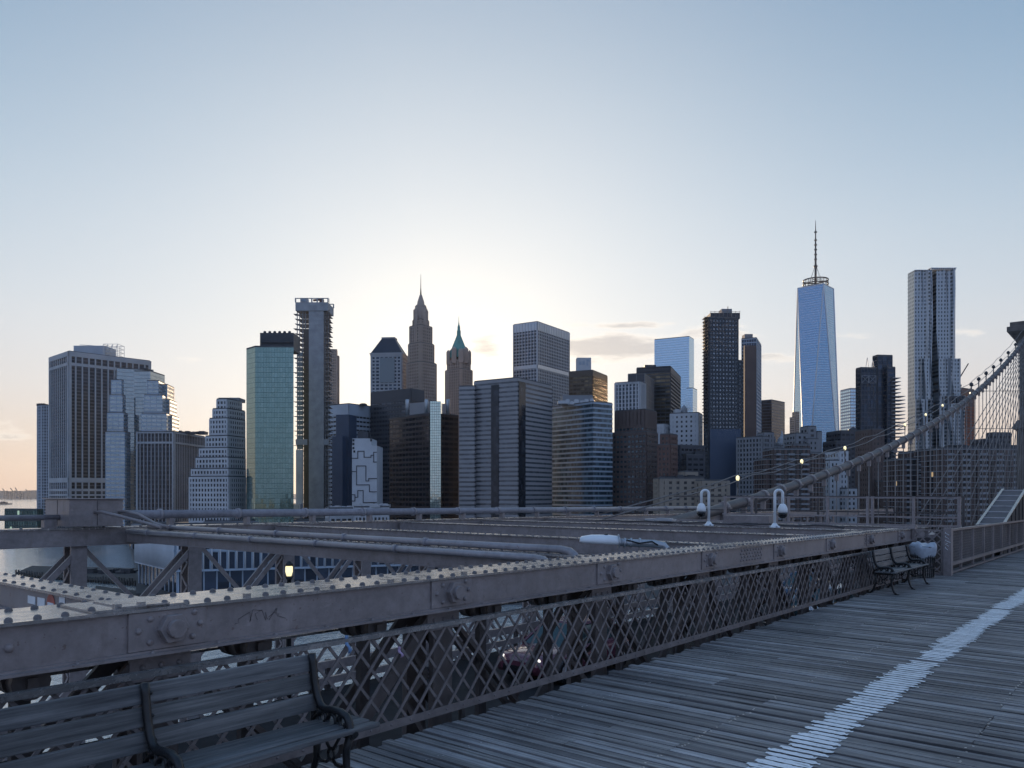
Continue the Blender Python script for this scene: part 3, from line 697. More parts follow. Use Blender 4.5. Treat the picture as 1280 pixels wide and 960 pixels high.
building('flat_roofed_apartments', 'long low tan brick apartment block behind the white cameras', 'apartment block',
  [dict(x=(823,824,880), top=598.5, d=460, rr=1.0, dep=18), dict(x=(876,877,912), top=601, d=455, rr=1.02, dep=20), dict(x=(855,856,872), top=590, d=466, dep=10)], S(4.6,2.6,.35,3.1,1.5,.3), (G['oldlit'], K['buff']),
  lambda part, Ps, r, c: rooftop_units(part, 826, 875, 462, Ps[0][1], 7, hs=(.8,2), deep=8))
def ex(part, Ps, r, c):
    d = 684; z = Ps[0][1]
    Z = lambda y: wz(y, d)
    part(pbox(888,925,391,d,z,18), 'parapet_screen', K['dark']); part(pbox(902,915,386,d+4,z,10), 'lift_house', K['mid'])
    a = MB()
    for k in range(8): x = wp(888+k*5.2,d).x; a.bar((x,d-1,z),(x,d-1,Z(389)),.3,.3)
    a.bar((wp(888,d).x,d-1,Z(390)),(wp(925,d).x,d-1,Z(390)),.3,.3); a.bar((wp(911,d).x,d+3,Z(387)),(wp(911,d).x,d+3,Z(382)),.5,.5); part(a, 'guard_rail', M['rope'])
    a = MB(); P = Ps[0][0]; y = 397
    while y < 530:
        x0 = wp(880.2,d).x; a.box(x0, x0+4.5, d-2, d+8, Z(y)-.2, Z(y)+.2); y += 4.2
    for px in (880.5,883.5): a.bar((wp(px,d).x,d-2,Z(536)),(wp(px,d).x,d-2,Z(396)),.25,.25)
    part(a, 'scaffold', K['bronze'])
    a = MB(); a.box(wp(885.2,d).x, wp(923.5,d).x, d-6.4, d-5.6, LAND, Z(537)); part(a, 'debris_netting', K['navy'])
building('gridded_tower', 'tall dark grid tower with scaffolding on its left edge and roof works', 'skyscraper',
  [dict(x=(880,886.5,922.5), top=397, d=680, rr=1.004), dict(x=(918,919.5,927.5), top=451, d=684, dep=18)], S(3.0,1.2,.55,3.5,1.9,.5), (glass('pale daylight windows', (.14,.16,.19), (.36,.38,.42), .15, .5), fm('dark concrete grid', (.055,.06,.07))), ex)
def ex(part, Ps, r, c):
    d = 777; a = MB(); A, B = wp(930.5,d), wp(945,d)
    a.prism([(A.x,d-1.2),(B.x,d-1.2),(B.x,d+4),(A.x,d+4)], LAND, wz(432,d), uvs=(3,3.6)); part(a, 'brick_bay', K['brown'])
    part(pbox(931,941,417.5,d+8,Ps[0][1],10), 'penthouse', K['mid'])
building('glass_and_brick_tower', 'glass tower with a brown inner bay, immediately right of the dark grid tower', 'skyscraper',
  [dict(x=(927,945.5,951.5), top=422.5, d=780, rr=1.05)], S(2.4,.3,.2,3.6,1.0,.2), (G['navy'], K['bluegrey']), ex)
building('two_tone_block', 'plain two toned navy and grey block standing alone left of the tapering tower', 'office building',
  [dict(x=(951,964.5,981), top=500, d=1000, rr=1.03)], S(3,.0,.0,3.8,.5,.12), (G['dark'], K['navy']))
building('far_tan_tower', 'sliver of a far tan tower hard against the left of the tapering glass tower', 'tower',
  [dict(x=(991,993,999), top=522, d=1250, rr=1.02, dep=16), dict(x=(994,995,999), top=515, d=1255, dep=12)], S(3,.9,.3,3.6,1.5,.25), (G['warm'], K['tan']))
# the tapering glass tower
def tapering():
    d = 1440; cx, cy = wp(1019.5, d); root = empty('tapering_glass_tower', (cx, cy, LAND))
    Z = lambda y: wz(y, d)-LAND
    hb, ht = 31.5, 33.2; zb, zt = 18, Z(360.5); a = R(2.5)
    base = [Vector((math.cos(a+R(225+90*i)), math.sin(a+R(225+90*i))))*hb*1.414*1.05 for i in range(4)]
    top = [Vector((math.cos(a+R(270+90*i)), math.sin(a+R(270+90*i))))*ht for i in range(4)]
    g = MB()
    def tri(p):
        b = len(g.v); g.v += p
        q = []
        for v in p: q.append((0, v[2]/4.3))
        A = Vector(p[0]); U = (Vector(p[1])-A); U.z = 0; U = U.normalized() if U.length else Vector((1,0,0))
        g.face((b,b+1,b+2), [((Vector(v)-A).dot(U)/1.6+500, v[2]/4.3) for v in p])
    # base[i] lies between top[i-1] and top[i]
    for i in range(4):
        b0, b1 = base[i], base[(i+1)%4]; t0 = top[i]; t1 = top[(i+1)%4]
        tri([(*b0,zb),(*b1,zb),(*t0,zt)])
        tri([(*t1,zt),(*t0,zt),(*b1,zb)])
    g.face_list = None
    w = g.build('glass_skin', G['blue_tall'], root)
    a2 = MB(); a2.prism([tuple(p) for p in base], 0, zb); a2.build('podium', K['bluegrey'], root)
    a2 = MB()
    for i in range(4):
        for p, q in ((base[i], top[i]), (base[(i+1)%4], top[i])): a2.bar((*(p*1.002),zb),(*(q*1.002),zt),1.5,1.5)
    for i in range(4): a2.bar((*top[i],zt),(*top[(i+1)%4],zt),.9,1.2)
    a2.build('edge_trim', K['silver'], root)
    a2 = MB(); a2.prism([tuple(p*.97) for p in top], zt-.5, zt+.4); a2.build('roof', M['roof'], root)
    rg = MB(); r0 = 21.5; z0, z1 = zt+1.5, Z(350.5)
    for zz, rr in ((z0,r0+.5),(z0+(z1-z0)*.45,r0),(z1,r0)):
        rg.tube([(r0*math.cos(t*math.pi/20),r0*math.sin(t*math.pi/20),zz) for t in range(40)], 1.15, 6, closed=True)
    for t in range(0,40,2): rg.bar((r0*math.cos(t*math.pi/20),r0*math.sin(t*math.pi/20),zt),(r0*math.cos(t*math.pi/20),r0*math.sin(t*math.pi/20),z1),.7,.7)
    for t in range(0,40,5): rg.bar((r0*math.cos(t*math.pi/20),r0*math.sin(t*math.pi/20),z1),(0,0,z1+2),.5,.5)
    rg.build('antenna_ring', M['darkmetal'], root)
    sp = MB(); sp.tube([(0,0,zt),(0,0,Z(334)),(0,0,Z(312)),(0,0,Z(290)),(0,0,Z(275.5))],[2.4,2.0,1.5,1.0,.35],8)
    for y in (332,324,318,312,306,300,290): sp.lathe([(2.6,Z(y)-1.2),(2.9,Z(y)),(2.2,Z(y)+1.0)],(0,0,0),8)
    sp.lathe([(1.2,Z(334)-2),(3.6,Z(333)-.5),(3.6,Z(332)),(1.5,Z(331))],(0,0,0),10)
    sp.build('spire', M['darkmetal'], root)
    st = MB()
    for k in range(6):
        t = k*math.pi/3+.3; st.bar((15*math.cos(t),15*math.sin(t),zt+2),(2*math.cos(t),2*math.sin(t),Z(334)),.35,.35)
    st.build('guy_stay', M['darkmetal'], root)
    tag(root, 'tallest tower of tapering blue glass triangles with a ringed mast on top', 'skyscraper')
G['blue_tall'] = glass('sky blue curtain glass', (.20,.335,.475), (.245,.375,.515), .1, .95, jit=.008, mull=(.0,.16), mcol=(.24,.34,.50))
tapering()
building('ornate_crown_block', 'pale stone block with an ornate cupola below the two toned block', 'building',
  [dict(x=(951.5,953,969), top=546, d=640, rr=1.02, dep=24), dict(x=(968,975,986), top=557, d=645, rr=1.03, dep=20), dict(x=(954,955,967), top=541, d=646, dep=12)], S(3,1.4,.4,3.8,1.5,.35), (G['old'], K['mid']),
  lambda part, Ps, r, c: part((lambda a, w: (a.lathe([(5.5,wz(557,650)),(5.5,wz(553,650)),(4.2,wz(552,650)),(3.4,wz(548,650)),(1.6,wz(545,650)),(1.0,wz(542,650)),(.2,wz(537,650))],(w.x,w.y,0),8,smooth=False), a)[1])(MB(), wp(977.5,656)), 'cupola', K['grey']))
brick_st = S(3.4,1.5,.35,3.0,.42,.6)
def balc(part, spans, d, top, base=655):
    for x0, x1 in spans:
        a = MB(); y = top+6; 
        while y < base: a.box(wp(x0,d).x,wp(x1,d).x,d-2.2,d-.2,wz(y,d)-.2,wz(y,d)); a.box(wp(x0,d).x,wp(x1,d).x,d-2.3,d-2.15,wz(y,d)-.2,wz(y,d)+1.0); y += 3.0*F/d
        part(a, 'balcony_stack', K['mid'])
building('brick_apartment_slab', 'dark brown brick apartment slab with balconies below the tapering glass tower', 'apartment block',
  [dict(x=(966.5,967,1012), top=561.5, d=480, rr=1.0, dep=20), dict(x=(1010,1010.5,1031), top=566, d=486, rr=1.02, dep=20), dict(x=(958,959,968), top=574, d=484, dep=18), dict(x=(990,991,1012), top=556, d=488, dep=10)],
  brick_st, (G['oldlit'], K['brown'], K['mid']), lambda part, Ps, r, c: balc(part, [(969,975),(984,992),(1000,1010)], 480, 563), 'brown brick riverside apartment blocks')
building('slate_block_pair', 'slate coloured block with a tank room at the foot of the tapering tower', 'building',
  [dict(x=(994,995,1010), top=542, d=600, dep=20), dict(x=(1009,1010,1023), top=549, d=596, dep=20), dict(x=(1009,1010,1020), top=533.5, d=606, dep=12), dict(x=(1020,1021,1027), top=540, d=610, dep=14)], S(5,2,.3,3.8,2,.25), (G['dark'], K['mid']))
building('white_stepped_block', 'small white stepped block seen just above the big cable', 'building',
  [dict(x=(1048,1049,1060), top=564, d=520, dep=18), dict(x=(1036,1037,1049), top=576, d=516, dep=18), dict(x=(1057,1058,1071), top=611, d=510, dep=16)], S(3.6,1.5,.3,3.5,1.6,.28), (G['old'], K['white']))
building('black_midrise', 'black mid rise with a round roof tank left of the dark residential tower', 'building',
  [dict(x=(1050,1051,1074), top=539, d=640, dep=22), dict(x=(1044,1045,1064), top=552, d=634, dep=20)], S(4.5,1,.3,3.8,2,.25), (G['dark'], K['dark']),
  lambda part, Ps, r, c: part((lambda a, w: (a.lathe([(3.4,Ps[0][1]),(3.4,Ps[0][1]+2.5),(.3,Ps[0][1]+4.5)],(w.x,w.y,0),12), a)[1])(MB(), wp(1066,652)), 'water_tank', K['dark']))
building('far_white_tower', 'far pale tower with thin horizontal bands left of the dark residential tower', 'tower',
  [dict(x=(1062,1063,1076), top=485.5, d=1300, dep=30)], S(6,.3,.2,5.2,2.2,.3), (G['blue'], K['white']))
def ex(part, Ps, r, c):
    d = 648; z = Ps[0][1]
    a = MB()
    for x0 in (1082,1089):
        for s in (0,1): a.bar((wp(x0+4*s,d+4).x,d+4,z),(wp(x0+2,d+4).x,d+4,wz(446 if x0 < 1085 else 449,d)),.35,.35)
    part(a, 'roof_mast', M['galv'])
    a = MB()
    for k in range(2):
        x0, x1 = wp(1077+k*9,d).x, wp(1085.5+k*9,d).x
        a.bar((x0,d-.6,wz(478.5,d)),(x1,d-.6,wz(470,d)),.4,.35); a.bar((x0,d-.55,wz(470,d)),(x1,d-.55,wz(478.5,d)),.4,.35)
        for px_ in (x0, x1): a.bar((px_,d-.5,wz(479,d)),(px_,d-.5,wz(469.5,d)),.35,.35)
        for py_ in (469.5, 479): a.bar((x0,d-.58,wz(py_,d)),(x1,d-.58,wz(py_,d)),.35,.35)
    part(a, 'cross_bracing', K['mid'])
    a = MB(); y = 472
    while y < 600:
        x1 = 1127 if y < 495 else (1132.5 if y < 560 else 1131); a.box(wp(1117,d).x,wp(x1,d).x,d+1,d+12,wz(y,d)-.25,wz(y,d)+.25); y += 4.6
    part(a, 'balcony_stack', K['grey'])
    a = MB(); a.box(wp(1117,d).x,wp(1121,d).x,d+4,d+14,LAND,wz(471,d)); part(a, 'stair_wall', K['dark'])
building('dark_residential_tower', 'dark residential tower with crossed bracing and stacked open balconies', 'tower',
  [dict(x=(1074,1076,1096), top=460, d=650, dep=24), dict(x=(1094,1097,1115.5), top=444.5, d=655, dep=24, st=S(5,.4,.2,3.6,.8,.15)), dict(x=(1107,1109,1119), top=459.5, d=652, dep=20, st=S(5,.4,.2,3.6,.8,.15))], S(2.8,.5,.3,3.6,1.0,.25), (G['navy'], K['dark']), ex)
building('brick_midrise', 'slender brown brick mid rise in front of the dark residential tower', 'building',
  [dict(x=(1089,1090,1105), top=537, d=540, dep=20), dict(x=(1104,1105,1128), top=602, d=530, dep=20)], S(3,1.6,.3,3.5,1.7,.25), (G['old'], K['brown']))
# rippled steel tower
def rippled():
    d = 715; cx, cy = wp(1165, d); root = empty('rippled_steel_tower', (cx, cy, LAND))
    Z = lambda y: wz(y, d)-LAND
    def slab(x0, x1, ytop, dd, dep, seed, notch, nm):
        m = MB(); X0, X1 = wp(x0,d).x-cx, wp(x1,d).x-cx; zt = Z(ytop); nx, nz = 54, 120
        def off(u, v):
            a = 0
            for k in range(5):
                ph = seed*1.7+k*2.1; c0 = (k+.5)/5+.05*math.sin(v*6+ph)+.04*math.sin(v*13+ph*2)
                a += (0.9+.9*math.sin(v*4.3+ph))*math.exp(-((u-c0)/.05)**2)
            for n0, n1 in notch:
                if n0 < u < n1: a -= 4.5
            return a
        for j in range(nz+1):
            v = j/nz
            for i in range(nx+1):
                u = i/nx; m.v.append((X0+(X1-X0)*u, dd-d-off(u, v)*2.3, zt*v))
        for j in range(nz):
            for i in range(nx):
                b = j*(nx+1)+i; u0, u1 = i/nx*(X1-X0)/2.6, (i+1)/nx*(X1-X0)/2.6; v0, v1 = j/nz*zt/3.4, (j+1)/nz*zt/3.4
                m.face((b,b+1,b+nx+2,b+nx+1), [(u0,v0),(u1,v0),(u1,v1),(u0,v1)], smooth=False)
        b0 = len(m.v); y1 = dd-d+dep; m.v += [(X0,y1,0),(X1,y1,0),(X1,y1,zt),(X0,y1,zt)]
        top = [nz*(nx+1)+i for i in range(nx+1)]; m.face(top+[b0+2,b0+3])
        f = [b0+1,b0+2]+[j*(nx+1)+nx for j in range(nz,-1,-1)]; m.face(f, [(m.v[i][1]/2.6, m.v[i][2]/3.4) for i in f])
        f = [j*(nx+1) for j in range(nz+1)]+[b0+3,b0]; m.face(f, [(m.v[i][1]/2.6, m.v[i][2]/3.4) for i in f])
        m.face((b0+1,b0,b0+3,b0+2), [(0,0),(16,0),(16,60),(0,60)])
        return m.build(nm, G['steelwin'], root)
    slab(1143,1194,338,d,12,1,[(.44,.52)],'shaft_wall')
    slab(1141,1163,449,d-3,12,4,[(.86,1.1)],'shoulder_wall'); slab(1168,1198,449,d-3.5,14,7,[(-.1,.08)],'shoulder_wall')
    slab(1140,1164,500,d-6,13,9,[(.84,1.1)],'lower_wall'); slab(1167,1200.5,496,d-6.5,15,12,[(-.1,.06)],'lower_wall')
    a = MB()
    for i in range(12): x = wp(1163+i*2.7,d).x-cx; a.box(x-.35,x+.35,-2.3,-.3,Z(338)-.1,Z(335.5))
    a.box(wp(1162,d).x-cx,wp(1194.3,d).x-cx,-2.2,11.8,Z(335.9),Z(335.3)); a.box(wp(1142.6,d).x-cx,wp(1162,d).x-cx,-1.9,11.5,Z(338.6),Z(337.8)); a.build('crown_screen', K['silver'], root)
    a = MB(); a.box(wp(1176,d).x-cx,wp(1197,d).x-cx,-8.6,-6.8,Z(500),Z(496.5))
    for i in range(5): x = wp(1177+i*4.6,d).x-cx; a.box(x-.9,x+.9,-9,-7,Z(505),Z(497))
    a.build('terrace_loggia', K['dark'], root)
    tag(root, 'tall rippling steel apartment tower at right, one of the two highest', 'skyscraper')
def steelwin():
    m, nt, b = newmat('rippled steel with windows'); b.inputs['Roughness'].default_value = .33
    uv = nd(nt, 'ShaderNodeUVMap'); sep = nd(nt, 'ShaderNodeSeparateXYZ'); nt.links.new(uv.outputs[0], sep.inputs[0])
    fx = math_(nt, 'FRACT', sep.outputs[0]); fy = math_(nt, 'FRACT', sep.outputs[1])
    fl = nd(nt, 'ShaderNodeVectorMath', operation='FLOOR'); nt.links.new(uv.outputs[0], fl.inputs[0])
    wn = nd(nt, 'ShaderNodeTexWhiteNoise', noise_dimensions='2D'); nt.links.new(fl.outputs[0], wn.inputs['Vector'])
    wx = math_(nt, 'MULTIPLY', math_(nt, 'GREATER_THAN', fx, .26), math_(nt, 'LESS_THAN', fx, math_(nt, 'ADD', math_(nt, 'MULTIPLY', wn.outputs[0], .25), .62)))
    wy = math_(nt, 'MULTIPLY', math_(nt, 'GREATER_THAN', fy, .25), math_(nt, 'LESS_THAN', fy, .80))
    w = math_(nt, 'MULTIPLY', wx, wy)
    wc = mixc(nt, math_(nt, 'MULTIPLY', wn.outputs[0], wn.outputs[0]), (.02,.025,.03), (.22,.25,.28))
    nt.links.new(mixc(nt, w, (.34,.37,.40), wc), b.inputs['Base Color'])
    nt.links.new(math_(nt, 'MULTIPLY', math_(nt, 'SUBTRACT', 1.0, w), .75), b.inputs['Metallic']); return m
G['steelwin'] = steelwin(); rippled()
building('brick_apartment_tower', 'brown brick apartment tower with balconies directly below the rippled steel tower', 'apartment block',
  [dict(x=(1128.5,1130,1171), top=574, d=450, rr=1.0, dep=24), dict(x=(1138,1139,1162), top=565.5, d=456, dep=12)], brick_st, (G['oldlit'], K['brown'], K['mid']),
  lambda part, Ps, r, c: balc(part, [(1131,1137),(1146,1154),(1163,1169)], 450, 576), 'brown brick riverside apartment blocks')
building('long_brick_apartments', 'long brown brick apartment block with balcony bands behind the stay ropes at right', 'apartment block',
  [dict(x=(1177.5,1179,1300), top=561, d=430, rr=1.02, dep=24)], brick_st, (G['oldlit'], K['brown'], K['mid']),
  lambda part, Ps, r, c: (balc(part, [(1181,1190),(1201,1211),(1222,1232),(1243,1252),(1264,1274)], 429, 563), rooftop_units(part, 1182, 1274, 436, Ps[0][1], 7, hs=(1,3), deep=10)), 'brown brick riverside apartment blocks')
building('grey_box_block', 'dark grey block pair showing above the long brick apartments at right', 'building',
  [dict(x=(1239,1241,1264), top=541.5, d=600, dep=20), dict(x=(1230,1231,1247.5), top=549.5, d=596, dep=16)], S(4,1,.3,3.8,2,.25), (G['dark'], K['dark']))
def ex(part, Ps, r, c):
    d = 905; z = Ps[0][1]; a = MB(); x = wp(1204,d).x
    a.bar((x,d+8,z),(x,d+8,wz(474,d)),1.6,1.6); a.bar((x-4,d+8,wz(479,d)),(wp(1215.5,d).x,d+8,wz(453,d)),1.0,1.0); a.bar((x-6,d+8,wz(480,d)),(x+2,d+8,wz(481,d)),2.5,2.5); a.bar((x-4,d+8,wz(480,d)),(wp(1201,d).x,d+8,wz(470,d)),.6,.6)
    part(a, 'tower_crane', K['dark'])
    a = MB(); P = Ps[0][0]
    w = wp(1213.5, d-2); a.lathe([(1.6,wz(493,d)),(1.6,wz(490.5,d))],(w.x,w.y,0),8); part(a, 'work_lamp', emit('work lamp', (1,.85,.6), .8))
building('orange_unfinished_tower', 'unfinished tower wrapped in orange netting with a crane, right of the rippled tower', 'tower',
  [dict(x=(1199.5,1201,1217.7), top=485, d=900, rr=1.02, dep=26, bands=[(485,507,.35)])], S(2.6,.4,.3,3.6,1.2,.4), (plain('orange debris netting', (.34,.10,.045), .8, var=.45, scale=.25), fm('brown formwork', (.13,.075,.06))), ex)
# quayside
def ex(part, Ps, r, c):
    P = Ps[0][0]; d = 330
    a = MB()
    for i in (4, 0):
        A, B = P[i], P[(i+1)%5]; u = B-A; l = u.length; u = u/l; n = Vector((u.y,-u.x)); x = .8
        while x < min(l, 170):
            p = A+u*x+n*.8; a.lathe([(.5 if i else .34,wz(712,d)),(.5 if i else .34,wz(666,d))],(p.x,p.y,0),8); x += 1.7 if i else 3.3
    part(a, 'white_fins', K['white'])
    a = MB()
    for i in (4, 0):
        A, B = P[i], P[(i+1)%5]; u = (B-A).normalized(); n = Vector((u.y,-u.x))
        for zz in (wz(713,d), wz(688,d), wz(665,d)): a.bar((*(A+n*.5),zz),(*(B+n*.5),zz),.9,.8)
    part(a, 'edge_beams', K['bluegrey'])
pav = [(220,328),(650,372),(650,430),(178,400),(171,372)]
building('quayside_pavilion', 'long low pavilion on the quay with rows of white fins, below the roadway beams', 'pavilion',
  [dict(x=(171,208,640), top=664, d=330, pl=pav, z0=wz(713,330), st=S(3.3,.5,.4,8,.9,.3)), dict(x=(171,208,640), top=713.5, d=330, pl=[(222,331),(648,375),(648,428),(180,398),(174,372)], st=S(5.2,.6,.3,5,.7,.2))], S(5.2,1.3,.5,4.4,.9,.4), (G['navy'], K['bluegrey']), ex)
building('waterside_shed', 'low dark sheds on the shore behind the fin fronted pavilion', 'low building',
  [dict(x=(163,164,255), top=655, d=600, dep=40), dict(x=(254,255,420), top=652, d=560, dep=40)], S(4,1,.3,4,2,.25), (G['dark'], K['mid']))
building('ferry_terminal', 'low dark green terminal roof on the shore at the far left', 'terminal',
  [dict(x=(-60,6,47), top=636.5, d=890, rr=.98, dep=40)], S(4,.4,.3,6,1.5,.3), (glass('terminal glass', (.03,.06,.055), (.12,.2,.17), .2, .4, lit=.05, litcol=(.7,1,.8)), fm('dark green roof', (.045,.07,.065))))
def pier():
    random.seed(2); d0, d1 = 400, 500
    root = empty('timber_pier', (wp(110,450).x, 450, 0)); cx = root.location.x
    a = MB(); P = [wp(20,430), wp(172,385), wp(172,455), wp(40,470)]; a.prism([(p.x-cx,p.y-450) for p in P], 1.3, 2.2); a.build('deck', M['timber'], root)
    a = MB()
    for i in range(46):
        p = wp(20+3.3*i, 430-45*i/46-.6); a.lathe([(.45,-2),(.45,2.6+random.random()*1.3)],(p.x-cx,p.y-450,0),6)
    a.build('pile_row', M['timber'], root)
    a = MB()
    for i in range(14):
        p = wp(70+7*i, 430-random.random()*8); a.box(p.x-cx-1.5,p.x-cx+1.5+random.random()*3,p.y-450,p.y-446,2.2,3.4+random.random()*1.5)
    a.build('deck_clutter', M['darkmetal'], root)
    tag(root, 'old timber pier on dark piles jutting into the river at left', 'pier')
    a = MB(); P = [wp(118,345), wp(180,322), wp(180,350), wp(120,372)]; a.prism([tuple(p) for p in P], -1, 1.7); tag(a.build('floating_dock', M['timber']), 'low dark floating dock between the timber pier and the pavilion', 'dock')
pier()
def boat(px, d, L, label, hull, top, cat='boat', rz=0):
    p = wp(px, d); root = empty('boat', (p.x, p.y, 0), rz); h = L*.06; w = L*.13
    a = MB(); O = [(-L/2,-w),(L*.3,-w),(L/2,0),(L*.3,w),(-L/2,w)]; a.prism(O, -.5, h); a.build('hull', hull, root)
    a = MB(); a.box(-L*.38,L*.2,-w*.75,w*.75,h-.05,h+L*.06); a.build('cabin', top, root)
    a = MB(); a.box(-L*.1,L*.1,-w*.5,w*.5,h+L*.06-.02,h+L*.1); a.bar((-L*.2,0,h+L*.06),(-L*.2,0,h+L*.16),.3,.3); a.build('wheelhouse', top, root)
    tag(root, label, cat)
boat(14, 690, 15, 'small white ferry crossing the bright water at the left edge', K['navy'], M['white_paint'], rz=.2)
boat(4, 3300, 75, 'distant dark barge far out on the bay at the left edge', K['dark'], K['dark'], 'barge')
# ------------------------------------------------------------------ the bridge (local axes: x along it, y to the left across it, z up from eye level)
TH = math.atan2(1455-640, F); BS, BC = math.sin(TH), math.cos(TH); SLOPE = 11*BC/F
BM = Matrix.Translation((0,0,CAMZ)) @ Matrix.Rotation(math.pi/2-TH, 4, 'Z') @ Matrix.Rotation(math.atan(SLOPE), 4, 'Y')
DECK, ROAD = -1.8, -5.0
def bridge(o, t=0, v=0, z=0): o.matrix_basis = BM @ Matrix.Translation((t,v,z)); return o
def broot(name, t=0, v=0, z=0): return bridge(empty(name), t, v, z)
def tpx(px, v): k = (px-640)/F; return v*(BC+BS*k)/(BS-BC*k)
def bg(px, py, zl):
    k = (px-640)/F; m = (HY-py)/F; d = zl/(m+SLOPE*(BS*k+BC)); return BS*k*d+BC*d, -BC*k*d+BS*d
M['rivet'] = steel_paint('painted rivet heads', (.15,.13,.13), .5)
M['steel_rough'] = steel_paint('chalky steel paint', (.125,.112,.115), .8)
M['void'] = steel_paint('near black sheet steel', (.03,.027,.027), .7)  # near black sheet behind the fence mesh and on the housing side
PAN = 2.58; T0 = 2.50; VOUT = 17.6

def wood_mat(name, dark, mid, light, sc, rough=.62, along='y', bstr=.35):
    m, nt, b = newmat(name)
    at = nd(nt, 'ShaderNodeAttribute', attribute_name='rnd')
    tc = nd(nt, 'ShaderNodeTexCoord'); mp = nd(nt, 'ShaderNodeMapping'); mp.inputs['Scale'].default_value = sc
    ofs = nd(nt, 'ShaderNodeCombineXYZ'); nt.links.new(math_(nt, 'MULTIPLY', at.outputs['Fac'], 91.0), ofs.inputs[0]); nt.links.new(math_(nt, 'MULTIPLY', at.outputs['Fac'], 47.0), ofs.inputs[1])
    nt.links.new(tc.outputs['Object'], mp.inputs[0]); nt.links.new(ofs.outputs[0], mp.inputs['Location'])
    g = nd(nt, 'ShaderNodeTexNoise'); g.inputs['Scale'].default_value = 1; g.inputs['Detail'].default_value = 7; g.inputs['Roughness'].default_value = .7; nt.links.new(mp.outputs[0], g.inputs['Vector'])
    gr = ramp(nt, g.outputs[0], [(.28, dark), (.52, mid), (.75, light)]).outputs[0]
    tone = ramp(nt, at.outputs['Fac'], [(0, (.42,.42,.45)), (.5, (.95,.94,.92)), (1, (1.45,1.46,1.5))]).outputs[0]
    col = mixc(nt, 1, gr, tone, 'MULTIPLY')
    big = ramp(nt, noise(nt, .7, 6, .7).outputs[0], [(.35, (.62,.62,.64)), (.65, (1.2,1.2,1.2))]).outputs[0]
    col = mixc(nt, 1, col, big, 'MULTIPLY')
    nt.links.new(col, b.inputs['Base Color'])
    nt.links.new(ramp(nt, g.outputs[0], [(.3, (rough+.15,)*3), (.7, (rough-.1,)*3)]).outputs[0], b.inputs['Roughness'])
    bump(nt, b, g.outputs[0], bstr, .006); return m
M['plank'] = wood_mat('weathered deck boards', (.085,.08,.078), (.245,.236,.232), (.43,.42,.41), (46,1.1,8))
M['slat'] = wood_mat('weathered bench slats', (.04,.041,.044), (.095,.097,.10), (.175,.175,.176), (1.6,45,45), .55)
M['nail'] = plain('nail heads', (.55,.55,.56), .35, .6)
